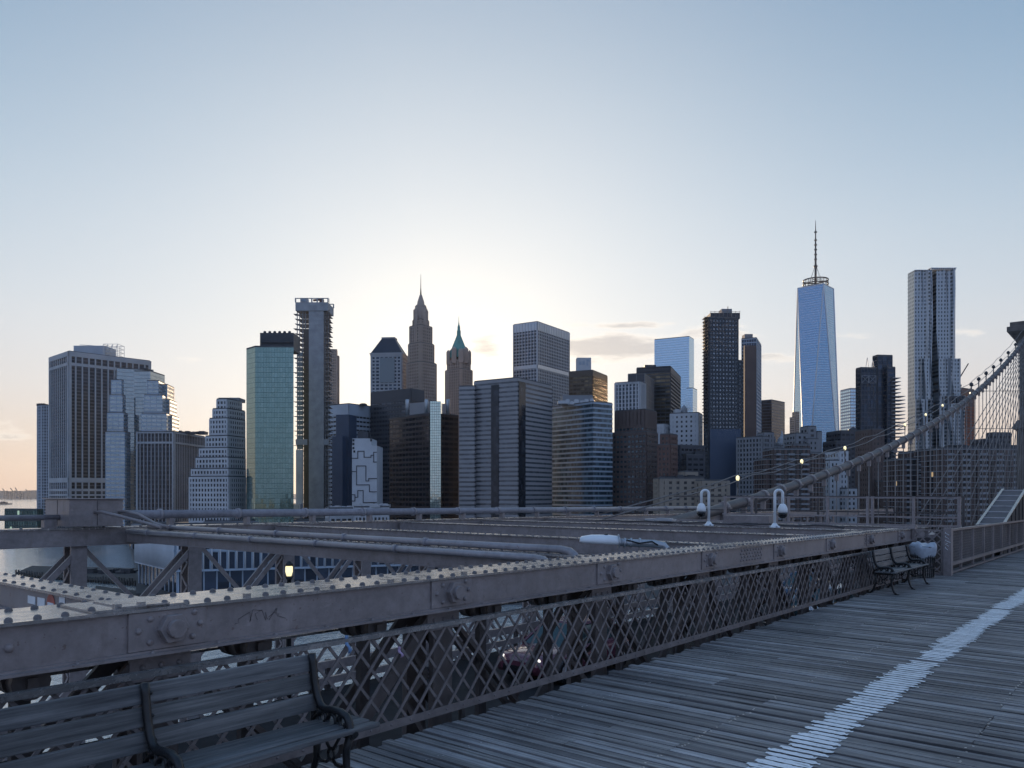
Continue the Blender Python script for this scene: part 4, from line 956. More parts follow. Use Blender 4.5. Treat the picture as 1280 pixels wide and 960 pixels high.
def boardwalk():
    random.seed(21); b = MB(); t = -4.0; pitch = .103; k = 0
    while t < 46:
        w = pitch*random.choice((.86,.92,1.0,1.0,1.08)); gap = random.choice((.016,.02,.024,.032)); joints = sorted(random.sample([-2.2,-.9,.45,1.1,2.75,3.4], 2) )
        e0 = 4.45+random.uniform(-.05,.04); ys = [-4.6]+joints+[e0]; zz = random.uniform(-.006,.004)
        for y0, y1 in zip(ys, ys[1:]):
            r = min(1, max(.02, random.gauss(.5,.27))); dz = zz+random.uniform(-.003,.003)
            b.box(t, t+w-gap, y0+.003, y1-.003, DECK-.05+dz, DECK+dz, rn=r)
        for y in (-2.0,-.5,1.1,2.72,3.9):
            if random.random() < .75 and t < 16:
                for q in (.3,.7):
                    if random.random() < .6:
                        x = t+(w-gap)*q; yy = y+random.uniform(-.02,.02); s = .007; zt = DECK+zz+.0045; b0 = len(b.v)
                        b.v += [(x-s,yy-s,zt),(x+s,yy-s,zt),(x+s,yy+s,zt),(x-s,yy+s,zt)]; b.face((b0,b0+1,b0+2,b0+3), mi=1, rn=.5)
        t += w; k += 1
    o = b.build('boardwalk', [M['plank'], M['nail']]); bridge(o); tag(o, None, None, kind='structure')
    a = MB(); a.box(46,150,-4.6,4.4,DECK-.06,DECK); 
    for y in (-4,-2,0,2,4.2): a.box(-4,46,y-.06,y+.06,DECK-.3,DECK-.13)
    a.box(-4,46,-4.6,4.36,DECK-.125,DECK-.095)  # added black sheet that gives the board gaps their shade
    o = a.build('boardwalk', plain('dark underside and gap shade', (.012,.012,.013), .9)); bridge(o); tag(o, None, None, kind='structure')
    # worn painted line: ragged strokes, board by board
    random.seed(5); a = MB(); t = 3.0
    m, nt, bb = newmat('worn white line paint')
    n = noise(nt, 1, 8, .8, mp=(34,6,1)); f = ramp(nt, n.outputs[0], [(.36,(0,0,0)),(.45,(1,1,1))]).outputs[0]
    n2 = noise(nt, 1, 4, .6, mp=(3,3,1)); c2 = ramp(nt, n2.outputs[0], [(.3,(.74,.75,.76)),(.7,(.90,.90,.90))]).outputs[0]
    nt.links.new(mixc(nt, f, (.16,.16,.165), c2), bb.inputs['Base Color']); bb.inputs['Roughness'].default_value = .6
    while t < 40:
        w = .088+random.uniform(-.012,.010)
        if random.random() > .02:
            dr = .07*min(1, max(0, (t-5)/8)); y0 = 1.84+dr+random.uniform(-.03,.04)+.02*math.sin(t*2.1); y1 = 2.18+dr+random.uniform(-.05,.04)+.02*math.sin(t*1.7); n_ = 18; z = DECK+.0075
            lo = [(t+random.uniform(0,.006)+(random.uniform(0,.03) if i in (0,1,n_-1,n_) else 0), y0+(y1-y0)*i/n_) for i in range(n_+1)]
            hi = [(t+w-random.uniform(0,.014)-(random.uniform(0,.035) if i in (0,1,n_-1,n_) else 0), y0+(y1-y0)*i/n_) for i in range(n_+1)]
            for i in range(n_):
                b0 = len(a.v); a.v += [(*lo[i],z),(*hi[i],z),(*hi[i+1],z),(*lo[i+1],z)]; a.face((b0+3,b0+2,b0+1,b0))
        t += .103
    o = a.build('painted_line', m); bridge(o); tag(o, None, None, kind='structure')
    # ledge beams outside the boards, an added dark curtain for shade, the roadway below
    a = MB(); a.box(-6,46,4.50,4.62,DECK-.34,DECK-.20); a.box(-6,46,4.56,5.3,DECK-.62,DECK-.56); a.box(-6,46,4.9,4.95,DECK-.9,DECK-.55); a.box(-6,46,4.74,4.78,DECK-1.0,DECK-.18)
    o = a.build('deck_ledge_and_shade_curtain', M['steel_dark']); bridge(o); tag(o, 'dark steel ledge and added shade curtain running under the boardwalk edge behind the lattice railing', 'ledge')
    a = MB(); a.box(-40,165,6.2,16.9,ROAD-.25,ROAD)
    o = a.build('road', M['asphalt']); bridge(o); tag(o, None, None, kind='structure')
    a = MB(); 
    for k in range(-8,50): a.box(k*3.2,k*3.2+1.3,11.45,11.57,ROAD+.004,ROAD+.008)
    o = a.build('road_marking', M['white_paint']); bridge(o); tag(o, None, None, kind='structure')
boardwalk()
def barrier(v, label):
    r = broot('road_barrier', 0, v, ROAD); a = MB()
    for z in (.28,.7): a.box(-30,90,-.05,.05,z-.09,z+.09)
    a.build('rail', M['steel'], r)
    for k in range(-4,26): a = MB(); a.box(k*PAN-.06,k*PAN+.06,.055,.15,0,.8); a.build('post', M['steel_dark'], r)
    tag(r, label, 'barrier')
barrier(16.7, 'low steel barrier along the outer edge of the roadway, river beyond it'); barrier(6.5, 'low steel barrier along the inner edge of the roadway under the walkway')

# inner truss: riveted top chord with posts and diagonals
def truss_post(r, t, v0, v1, z0, z1, w=.12, mat='steel'):
    a = MB()
    for v in (v0, v1): a.box(t-w, t+w, v-.03, v+.03, z0, z1)
    h = (v1-v0-.06); z = z0; s = 1
    while z < z1-h:
        for x in (t-w-.012, t+w+.012):
            a.bar((x, v0+.03 if s > 0 else v1-.03, z), (x, v1-.03 if s > 0 else v0+.03, z+h), .05, .02, up=(1,0,0))
        z += h; s = -s
    return a.build('post', M[mat], r)
def inner_truss():
    r = broot('inner_truss'); TE = 21.6; TS = -3.0
    v0, v1, zt, zb = 4.84, 5.46, -.69, -.965
    a = MB(); a.box(TS,TE,v0,v1,zt-.02,zt)
    for (x0,x1) in ((2.03,2.62),(2.2,2.5),(11.1,12.1),(17.5,18.4)): a.box(x0,x1,v0+.02,v1-.14 if x0 != 2.2 else v1-.2,zt+.001,zt+(.014 if x0 != 2.2 else .024))
    t = TS+.05; random.seed(9)
    while t < TE:
        for v in (v0+.07, v1-.1):
            zz = zt+(.014 if 2.03 < t < 2.62 and v < 5.3 or 11.1 < t < 12.1 and v < 5.3 or 17.5 < t < 18.4 and v < 5.3 else 0)
            if random.random() < .04: a.box(t-.02,t+.02,v-.02,v+.02,zz,zz+.025)
            else: a.dome((t+random.uniform(-.003,.003), v+random.uniform(-.003,.003), zz), .0235, .024, mi=1)
        t += .147
    a.build('top_plate', [M['steel_top'], M['rivet']], r)
    a = MB(); a.box(TS,TE,v0+.03,v0+.055,zb,zt-.021); a.box(TS,TE,v1-.055,v1-.03,zb,zt-.021)
    for x0, x1, nx, nz in ((11.25,12.1,8,4),(17.6,18.4,8,4)):
        for i in range(nx):
            for j in range(nz): a.dome((x0+(x1-x0)*(i+.5)/nx+(.02 if j%2 else -.02), v0+.03, zb+.04+(zt-zb-.08)*(j+.5)/nz), .02, .018, (0,-1,0))
    for x,z in ((1.50,-.76),(1.60,-.83),(1.49,-.90)): a.dome((x, v0+.03, z), .026, .022, (0,-1,0))
    a.build('web_plate', M['steel'], r)
    a = MB(); a.box(TS,TE,v0-.045,v0+.10,zb-.016,zb); a.box(TS,TE,v1-.1,v1+.04,zb-.016,zb); a.box(TS,TE,v0+.005,v0+.029,zb,zb+.012)
    t = TS+.1
    while t < TE: a.dome((t,v0-.01,zb),.014,.012); t += .44
    a.build('bottom_flange', M['steel'], r)
    a = MB(); a.box(TS,TE,5.44,5.72,-1.135,-1.115); t = TS+.04
    while t < TE: a.dome((t,5.49,-1.115),.016,.016,n=6,mi=1); t += .16
    a.build('lower_plate', [M['steel_top'], M['rivet']], r)
    for k in range(8):
        t = T0+PAN*k; g = MB(); g.box(t-.26,t+.24,v0+.012,v0+.031,zb+.014,zt-.024)
        for dx,dz in ((-.13,.07),(-.2,0),(-.13,-.075),(.16,.085),(.2,.01),(.15,-.07)): g.dome((t+dx, v0+.012, (zt+zb)/2+dz), .021, .02, (0,-1,0))
        p = g.build('gusset_plate', M['steel'], r, bevel=.003)
        n = MB(); cz = (zt+zb)/2; an = random.random()
        n.lathe([(.096,-.005),(.096,.045),(.088,.052)], (t+.01, v0+.012, cz), 6, smooth=False)
        n.v = [(x, v0+.012-(y-(v0+.012)), z) for x,y,z in n.v] if False else n.v
        q = MB(); 
        for rr, h0, h1, sides in ((.098,.0,.05,6),(.058,.05,.085,16)):
            b0 = len(q.v)
            for h in (h0, h1):
                for i in range(sides):
                    tt = 2*math.pi*i/sides+an; q.v.append((t+.01+rr*math.cos(tt), v0+.012-h, cz+rr*math.sin(tt)))
            for i in range(sides):
                j = (i+1)%sides; q.face((b0+i,b0+j,b0+sides+j,b0+sides+i), smooth=sides > 6)
            q.face([b0+sides+i for i in range(sides)])
        bo = q.build('bolt', M['steel'], p, bevel=.004)
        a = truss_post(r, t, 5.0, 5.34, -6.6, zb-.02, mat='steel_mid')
        a = MB(); a.box(t-.2,t+.2,4.965,4.985,zb-.2,zb-.02)
        for dx in (-.12,0,.12): a.dome((t+dx,4.965,zb-.11),.02,.018,(0,-1,0))
        a.build('joint_plate', M['steel'], r)
        for s in (-1, 1):
            e = MB(); x = t+s*.74; cz2 = zb-.10
            for w0 in (5.0,5.16,5.3):
                ring = [(x+.105*math.cos(2*math.pi*i/14), cz2+.105*math.sin(2*math.pi*i/14)) for i in range(14)]; b0 = len(e.v)
                e.v += [(px_,w0,pz) for px_,pz in ring]+[(px_,w0+.09,pz) for px_,pz in ring]
                for i in range(14): e.face((b0+i,b0+(i+1)%14,b0+14+(i+1)%14,b0+14+i), smooth=True)
                e.face([b0+i for i in range(14)]); e.face([b0+14+i for i in range(13,-1,-1)])
            e.lathe([(.04,4.97),(.04,5.44)], (x,0,cz2), 10, axis='y') if False else e.bar((x,4.97,cz2),(x,5.44,cz2),.06,.06)
            e.build('eyebar_head', M['steel_mid'], r)
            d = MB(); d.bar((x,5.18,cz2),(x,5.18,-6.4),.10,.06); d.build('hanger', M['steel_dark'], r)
        d = MB()
        for w0 in (4.99,5.30): d.bar((t-.1,w0,zb-.05),(t-2*PAN,w0,-6.0),.11,.035,up=(0,1,0)); 
        for w0 in (5.06,5.24): d.bar((t+.1,w0,zb-.05),(t+2*PAN,w0,-6.0),.04,.075,up=(0,1,0))
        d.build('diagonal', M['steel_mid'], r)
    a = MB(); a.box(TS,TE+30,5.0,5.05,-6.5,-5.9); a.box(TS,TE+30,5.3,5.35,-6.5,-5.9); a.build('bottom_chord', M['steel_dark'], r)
    a = MB(); a.box(TE,TE+.12,4.78,5.5,zb-.3,zt+.05); a.build('end_plate', M['steel'], r)
    s = MB(); random.seed(4); px = 0
    pts = []
    for stx, n in ((2.98,9),(3.11,8),(3.22,7)):
        pts = [(stx+.02*i+random.uniform(-.04,.04), v0+.026, -.82+random.uniform(-.05,.05)) for i in range(n)]
        s.tube(pts, .0013, 4)
    s.build('graffiti', M['iron'], r)
    tag(r, 'long riveted steel top chord with bolted plates beside the boardwalk', 'truss girder')
inner_truss()
def railing():
    r = broot('lattice_railing', 0, 4.67, DECK); TS, TE = -3.0, 21.4; h = .765
    a = MB(); a.box(TS,TE,-.035,.03,h-.012,h); a.box(TS,TE,-.035,-.027,h-.035,h-.0125); a.build('top_rail', M['steel_top'], r)
    a = MB(); a.box(TS,TE,-.03,-.022,.0,.065); a.box(TS,TE,-.0215,.03,.0,.008); a.build('bottom_rail', M['lattice'], r)
    a = MB(); p = .205; t = TS-.6
    while t < TE:
        for s, y in ((1,-.012),(-1,.004)):
            x0, x1 = t, t+p*3
            if s < 0: x0, x1 = x1, x0
            lo, hi = (x0,.02), (x1,h-.02)
            if min(x0,x1) > TS-.1 and max(x0,x1) < TE+.1: a.bar((lo[0],y,lo[1]),(hi[0],y,hi[1]),0.023,.009,up=(0,1,0))
        t += p
    for k in range(int((TE-TS)/p)):
        for zz in (.02,):
            a.dome((TS+k*p+.0, -.03, .035), .011, .01, (0,-1,0), 6)
    a.build('lattice', M['lattice'], r)
    t = TS+.3
    while t < TE: a = MB(); a.box(t-.02,t+.02,.01,.05,-.35,.03); a.build('bracket', M['steel_dark'], r); t += PAN/2
    tag(r, 'diamond lattice steel railing along the left edge of the boardwalk', 'railing')
railing()
# overhead cross beams
def cross_beam(t, v0, v1, label, z=-.70, hh=.26, w=.32, rivets=True):
    r = broot('cross_beam', t, v0, z); a = MB(); L = v1-v0
    a.box(-w/2,w/2,0,L,-.02,0)
    if rivets:
        y = .1
        while y < min(L, 9):
            for x in (-w/2+.05, w/2-.05): a.dome((x,y,0),.018,.016,n=6,mi=1)
            y += .2
    a.build('top_plate', [M['steel_top'], M['rivet']], r)
    a = MB(); a.box(-w/2+.03,-w/2+.05,0,L,-hh,-.021); a.box(w/2-.05,w/2-.03,0,L,-hh,-.021); a.build('web_plate', M['steel'], r)
    a = MB(); a.box(-w/2,-w/2+.1,0,L,-hh-.016,-hh-.001); a.box(w/2-.1,w/2,0,L,-hh-.016,-hh-.001); a.build('bottom_flange', M['steel'], r)
    tag(r, label, 'beam', 'overhead beams crossing above the roadway'); return r
cross_beam(8.15, 5.48, VOUT-.1, 'overhead beam carrying two parallel pipes to the steel box')
cross_beam(11.9, 5.48, VOUT-.1, 'overhead beam just behind the white street light')
cross_beam(16.2, 5.48, VOUT-.1, 'overhead beam between the street light and the two white cameras', w=.4)
cross_beam(19.9, 5.48, VOUT-.1, 'overhead beam carrying the two white dome cameras', w=.45)
cross_beam(23.4, 4.9, VOUT-.1, 'overhead beam behind the two white cameras, before the guard railed platform', w=.5)
# near beam with notices
def notice_beam():
    r = cross_beam(2.49, 5.48, VOUT-.1, 'near overhead beam bearing small paper notices at the far left', hh=.2, w=.30)
    for px, w, h, mat, lab in ((41,.15,.06,'white_paint','white paper notice pasted leftmost on the near overhead beam'),(53,.14,.065,'white_paint','white paper notice pasted beside the round red sticker'),(79,.10,.14,'white_paint','upright white paper notice on the near beam, right of the red sticker')):
        k = (px-640)/F; t = 2.49-.15+.029; v = t*(BS-BC*k)/(BC+BS*k)
        a = MB(); a.box(-.002,0,-w/2,w/2,-h/2,h/2); o = a.build('paper_notice', M['white_paint']); bridge(o, t-.001, v, -.80); tag(o, lab, 'notice', 'paper notices on the near beam')
    k = (65-640)/F; v = t*(BS-BC*k)/(BC+BS*k)
    a = MB(); a.lathe([(.075,-.002),(.075,0)], (0,0,0), 20, axis='x') ; o = a.build('sticker', plain('red sticker', (.45,.10,.07), .5)); bridge(o, t-.001, v, -.80)
    b = MB(); b.box(-.0045,-.0025,-.055,.055,-.012,.012); b.build('bar', M['white_paint'], o); tag(o, 'round red sticker with a white bar on the near overhead beam', 'sticker')
notice_beam()
def pipe(path, r_, label, name='conduit_pipe', mat='pipe', step=1.9, group=None, sup=None):
    r = broot(name); a = MB(); a.tube(path, r_, 10); a.build('tube', M[mat], r)
    a = MB(); P = [Vector(p) for p in path]
    for p, q in zip(P, P[1:]):
        L = (q-p).length; d = (q-p).normalized(); n = int(L/step)
        for i in range(n):
            c = p+d*(step*(i+.5)); a.tube([c-d*.035, c+d*.035], r_*1.28, 10)
    if a.v: a.build('coupling', M[mat], r)
    if sup:
        t = sup[0]
        while t < sup[1]: a = MB(); a.box(t-sup[3],t+sup[3],VOUT+.22,VOUT+.38,-.66,path[0][2]-r_+.02); a.build('support', M['steel'], r); t += sup[2]
    tag(r, label, 'pipe', group)
zp = -.70
def bend(pts): return pts
pipe([(7.93,17.3,zp-.045),(7.93,6.15,zp-.045),(7.90,5.98,zp-.06),(7.84,5.86,zp-.10),(7.76,5.8,zp-.17),(7.72,5.78,zp-.4)], .048, 'lower of two pipes on the overhead beam, bending down at its near end', group='pipes on the overhead beam')
pipe([(8.26,17.0,zp+.06),(8.26,5.98,zp+.055),(8.24,5.82,zp+.035),(8.20,5.72,zp-.01),(8.14,5.67,zp-.09),(8.10,5.66,zp-.4)], .05, 'upper of two pipes on the overhead beam, bending down at its near end', group='pipes on the overhead beam')
# outer truss
def outer_truss():
    r = broot('outer_truss'); v0, v1 = VOUT, VOUT+.5; TS, TE = -14.0, 72.0
    a = MB(); a.box(TS,TE,v0,v1,-.70,-.66); t = TS
    while t < TE: a.dome((t,v0+.07,-.66),.028,.025,n=6,mi=1); t += .4
    a.build('top_plate', [M['steel_top'], M['rivet']], r)
    a = MB(); a.box(TS,TE,v0+.02,v0+.06,-1.02,-.701); a.box(TS,TE,v1-.06,v1-.02,-1.02,-.701); a.build('web_plate', M['steel'], r)
    a = MB(); a.box(TS,TE,v0-.03,v0+.13,-1.045,-1.021); a.build('bottom_flange', M['steel'], r)
    for k in range(-6, 20):
        t = 7.1+2.6*k; truss_post(r, t, v0+.08, v1-.08, -6.6, -1.03, .16)
        d = MB()
        for w0 in (v0+.1, v1-.1): d.bar((t,w0,-1.05),(t+2.6*.95,w0,-5.7),.10,.05,up=(0,1,0)) if False else d.bar((t+.1,w0,-1.05),(t-5.0,w0,-6.4),.12,.05,up=(0,1,0))
        d.bar((t+.1,v0+.22,-1.05),(t+5.0,v0+.22,-6.4),.09,.06,up=(0,1,0))
        d.build('diagonal', M['steel'], r)
    a = MB(); a.box(TS,TE,v0-.02,v1-.1,-4.70,-4.55); a.build('middle_rail', M['steel'], r)
    a = MB(); a.box(TS,TE,v0-.1,v1+.1,-6.9,-6.3); a.build('bottom_chord', M['steel_dark'], r)
    tag(r, 'outer truss of posts and diagonals across the roadway, open to the river', 'truss girder')
outer_truss()
def long_pipe():
    z = -.40; pipe([(7.95,VOUT+.3,z),(40,VOUT+.3,z-.02)], .105, 'thick pipe running level along the top of the outer truss', step=2.0, sup=(9.2,40,2.0,.05))
    pipe([(-12,VOUT+.3,-.44),(6.9,VOUT+.3,-.44)], .06, 'thin pipe left of the steel box on the outer truss', step=2.0, sup=(-11,6.8,1.6,.12))
long_pipe()
def steel_box():
    r = broot('steel_box', 7.75, VOUT+.3, -.66); a = MB(); a.box(-.95,.14,-.5,.75,.03,.60); a.build('casing', M['steel'], r, bevel=.01)
    a = MB(); a.box(-1.0,.19,-.54,.79,.601,.625); a.build('lid', M['steel'], r, bevel=.005)
    a = MB(); a.box(-.4,-.39,-.508,-.5,.05,.58); a.box(-.956,-.95,.1,.11,.05,.58); a.build('seam', M['steel_dark'], r)
    tag(r, 'large grey steel box on top of the outer truss below the ribbed tower', 'box')
    for k,(dx,lab) in enumerate(((-.45,'curved pipe elbow left under the steel box'),(.05,'curved pipe elbow at the right foot of the steel box'))):
        P = [(7.75+dx,VOUT-.15,-.34),(7.75+dx+.05,VOUT-.4,-.32),(7.9+dx,VOUT-.8,-.38),(8.02+dx*.3,VOUT-1.3,-.55),(8.06+dx*.3,VOUT-1.8,-.62)]
        pipe(P, .034, lab, name='pipe_elbow', mat='steel', step=9)
steel_box()
def camera_pole(px, flip, label):
    t = 19.75; k = (px-640)/F; v = t*(BS-BC*k)/(BC+BS*k); z = -.70
    r = broot('dome_camera', t, v, z); sgn = flip; s = .10
    a = MB(); P = [(0,0,0),(0,0,.82)]+[(sgn*BS*(s-s*math.cos(i*math.pi/10)), -sgn*BC*(s-s*math.cos(i*math.pi/10)), .86+s*math.sin(i*math.pi/10)) for i in range(11)]+[(sgn*BS*2*s,-sgn*BC*2*s,.58)]
    a.tube(P, .037, 10); a.lathe([(.13,0),(.13,.03),(.08,.07),(.048,.12)],(0,0,0),12); a.build('pole', M['white_paint'], r)
    cx, cy = sgn*BS*2*s, -sgn*BC*2*s
    a = MB(); a.lathe([(.05,.61),(.09,.57),(.12,.49),(.127,.42),(.113,.385)],(cx,cy,0),14); a.build('housing', M['white_paint'], r)
    a = MB(); a.lathe([(.116,.385),(.118,.34),(.10,.285),(.055,.25),(.02,.243)],(cx,cy,0),14); a.build('dome', M['black'], r)
    a = MB()
    for dx,dy in ((-.085,-.085),(.085,-.085),(.085,.085),(-.085,.085)): a.lathe([(.025,.02),(.025,.05)],(dx,dy,0),6)
    a.build('base_bolt', M['galv'], r)
    tag(r, label, 'camera', 'white dome cameras on hooked poles')
camera_pole(886, -1, 'white hook shaped camera pole whose dome hangs on the left side'); camera_pole(968.5, 1, 'white hook shaped camera pole whose dome hangs on the right side')
def street_light():
    t, v = 10.9, 6.75; k = (775-640)/F; v = t*(BS-BC*k)/(BC+BS*k); r = broot('street_light', t, v, -.665)
    # the lamp lies across the view: its own x axis runs square to the line of sight
    ax = Vector((BS,-BC,0)); ay = Vector((BC,BS,0))
    def q(x, y, z): p = ax*x+ay*y; return (p.x,p.y,z)
    a = MB(); st = [(-.64,.07,.05,.0),(-.61,.12,.075,.0),(-.45,.15,.10,.0),(-.2,.15,.11,-.01),(-.02,.11,.10,-.02),(.0,.09,.08,-.02)]; n = 12; b0 = 0
    for x,w,h,z in st:
        for i in range(n):
            u = 2*math.pi*i/n; a.v.append(q(x, w*math.cos(u), z+(h*max(-.35,math.sin(u)))))
    for i in range(len(st)-1):
        for j in range(n): a.face((i*n+j,i*n+(j+1)%n,(i+1)*n+(j+1)%n,(i+1)*n+j), smooth=True)
    a.face(range(n)); a.face([(len(st)-1)*n+j for j in range(n-1,-1,-1)]); a.build('lamp_head', M['white_paint'], r)
    a = MB(); a.tube([q(-.01,0,-.02),q(.2,0,-.03),q(.55,0,-.04),q(.7,0,-.07),q(.78,0,-.16),q(.8,0,-.34)], .062, 10)
    for x in (.06,.16,.3): a.tube([q(x,0,-.025),q(x+.03,0,-.028)], .08, 10)
    a.build('arm', M['galv'], r)
    a = MB(); a.lathe([(.035,.07),(.035,.11),(.02,.12)],q(-.22,0,0),8); a.build('sensor', M['black'], r); a = MB(); a.tube([q(-.03,0,-.01),q(-.015,0,-.01)], .118, 12); a.tube([q(-.52,0,.0),q(-.51,0,.0)], .04, 12); a.build('seam_ring', M['galv'], r)
    a = MB(); a.tube([q(.1,-.06,.02),q(.3,-.09,-.03),q(.5,-.08,-.0),q(.6,-.06,-.06)], .012, 5); a.build('cable', M['black'], r)
    tag(r, 'white street light head lying on its arm behind the girder', 'street light')
street_light()
M['lamp'] = emit('lit lamp glass', (1,.86,.48), .62)
def road_lamp():
    v = 16.2; t = tpx(362, v); r = broot('road_lamp', t, v, ROAD); z = 3.12
    a = MB(); a.lathe([(.09,0),(.07,.4),(.055,z-.1),(.11,z)],(0,0,0),8); a.build('post', M['iron'], r)
    a = MB(); a.lathe([(.055,z),(.085,z+.1),(.085,z+.22),(.05,z+.27)],(0,0,0),10); a.build('lamp_glass', M['lamp'], r)
    a = MB(); a.lathe([(.10,z+.245),(.09,z+.30),(.02,z+.36)],(0,0,0),10); a.build('cap', M['iron'], r)
    tag(r, 'lit yellow lamp on a dark post among the outer truss posts', 'lamp post')
road_lamp()
# work platform with guard rail
def platform():
    r = broot('work_platform', 25, 0, -.93); a = MB(); a.box(-.6,2.6,4.9,16.5,-.08,0)
    for i in range(16): a.box(-.6,2.6,4.9+i*.73,4.93+i*.73,.001,.012)
    a.build('deck', M['steel'], r); a = MB()
    for x in (-.6,1.0,2.5): a.box(x,x+.1,4.9,16.5,-.4,-.081)
    a.build('joist', M['steel_dark'], r); tag(r, 'flat steel platform spanning the roadway under the guard rail', 'platform')
    r = broot('guard_rail', 26.9, 0, -.92); a = MB()
    for z in (.42,1.02): a.bar((0,4.7,z),(0,12.3,z),.05,.05)
    a.bar((0,4.7,.16),(0,16.5,.16),.12,.06); a.build('rail', M['steel'], r)
    for v in (4.75,6.0,7.2,7.35,8.6,9.9,10.05,11.2,12.2):
        a = MB(); a.box(-.04,.04,v-.04,v+.04,.0,1.06); a.build('post', M['steel'], r)
    tag(r, 'three bar steel guard rail standing on the work platform', 'railing')
    r = broot('guard_rail', 30.2, 0, -.9); a = MB()
    for z in (.5,1.05): a.bar((0,5.2,z),(0,16,z),.05,.05)
    for v in (5.2,7.6,10,12.4,14.8): a.box(-.035,.035,v-.035,v+.035,-.1,1.07)
    a.build('rail', M['steel_dark'], r); tag(r, 'second darker guard rail just beyond the work platform', 'railing')
    random.seed(8)
    a = MB()
    for i in range(3):
        v0 = 6+i*2.2; P = [(20.0+.1*math.sin(j*1.3+i), v0+j*.35, -.66+.05*abs(math.sin(j*.9+i))) for j in range(9)]; a.tube(P, .025, 6)
    o = a.build('loose_hose', M['steel_dark']); bridge(o); tag(o, 'loose dark hoses lying along the beam between the two cameras', 'hose')
    a = MB(); a.box(20.6,21.2,8.1,9.4,-.7,-.42); o = a.build('junction_box', M['steel']); bridge(o); tag(o, 'low steel junction box on the beam between the two white cameras', 'box')
    a = MB(); a.box(23.1,23.4,12.3,13.3,-.69,-.63); a.box(23.15,23.35,12.4,12.9,-.63,-.6); o = a.build('light_fitting', M['galv']); bridge(o); tag(o, 'flat white fitting lying on the beam left of the white cameras', 'light fitting')
platform()
# right hand fence
def mesh_panel(mb, p0, p1, z0, z1, pitch, w=.012, th=.006):
    p0 = Vector(p0); p1 = Vector(p1); L = (p1-p0).length; d = (p1-p0)/L; H = z1-z0; n = d.cross(Vector((0,0,1)))
    k = -H
    while k < L:
        for s in (1,-1):
            a0, a1 = max(0, k), min(L, k+H)
            if a1-a0 < .02: continue
            h0, h1 = a0-k, a1-k
            if s < 0: h0, h1 = H-h0, H-h1
            o = n*(.003*s); mb.bar((*(p0+d*a0+o).xy, z0+h0), (*(p0+d*a1+o).xy, z0+h1), w, th, up=tuple(n))
        k += pitch
def side_fence():
    r = broot('mesh_fence', 21.6, 4.05, DECK); H = 1.12; L = 13.5
    posts = [0]+[1.55+1.65*i for i in range(8)]
    for i, x in enumerate(posts):
        w = .11 if i == 0 else .035
        a = MB(); a.box(x-w, x+w, -w*.8, w*.8, 0, H+(.03 if i == 0 else 0)); a.build('post', M['steel'], r)
    a = MB(); a.box(.05,L,-.05,.04,H-.05,H); a.box(.05,L,-.04,.03,.22,.30); a.box(.05,L,-.04,.03,.03,.07); a.build('rail', M['lattice'], r)
    a = MB(); mesh_panel(a, (.1,.0,0), (L,.0,0), .3, H-.05, .14, .014); a.build('mesh', M['lattice'], r)
    a = MB(); mesh_panel(a, (.0,.12,0), (.0,.78,0), .05, H-.06, .21, .03); a.box(-.03,.03,.11,.15,0,H); a.box(-.03,.03,.74,.8,0,H); a.box(-.03,.03,.1,.8,H-.06,H-.02); a.box(-.03,.03,.1,.8,.0,.05); a.build('end_panel', M['steel'], r)
    a = MB(); random.seed(6)
    for i in range(5): z = .62+.09*i; a.tube([(-.112,-.05+random.uniform(-.02,.05),z),(-.112,.04,z+.05),(-.112,random.uniform(-.03,.05),z+.07)], .008, 4)
    a.build('graffiti', M['white_paint'], r)
    tag(r, 'steel mesh fence with a thick graffitied end post beyond the far bench', 'fence')
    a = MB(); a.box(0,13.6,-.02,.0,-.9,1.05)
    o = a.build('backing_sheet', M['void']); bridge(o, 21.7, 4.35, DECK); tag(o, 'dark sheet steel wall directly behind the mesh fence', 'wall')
    a = MB(); a.box(-.07,.07,4.78,4.92,DECK,-.6); o = a.build('end_post', M['steel']); bridge(o, 21.75); tag(o, 'pale scuffed post where the riveted girder ends', 'post')
side_fence()
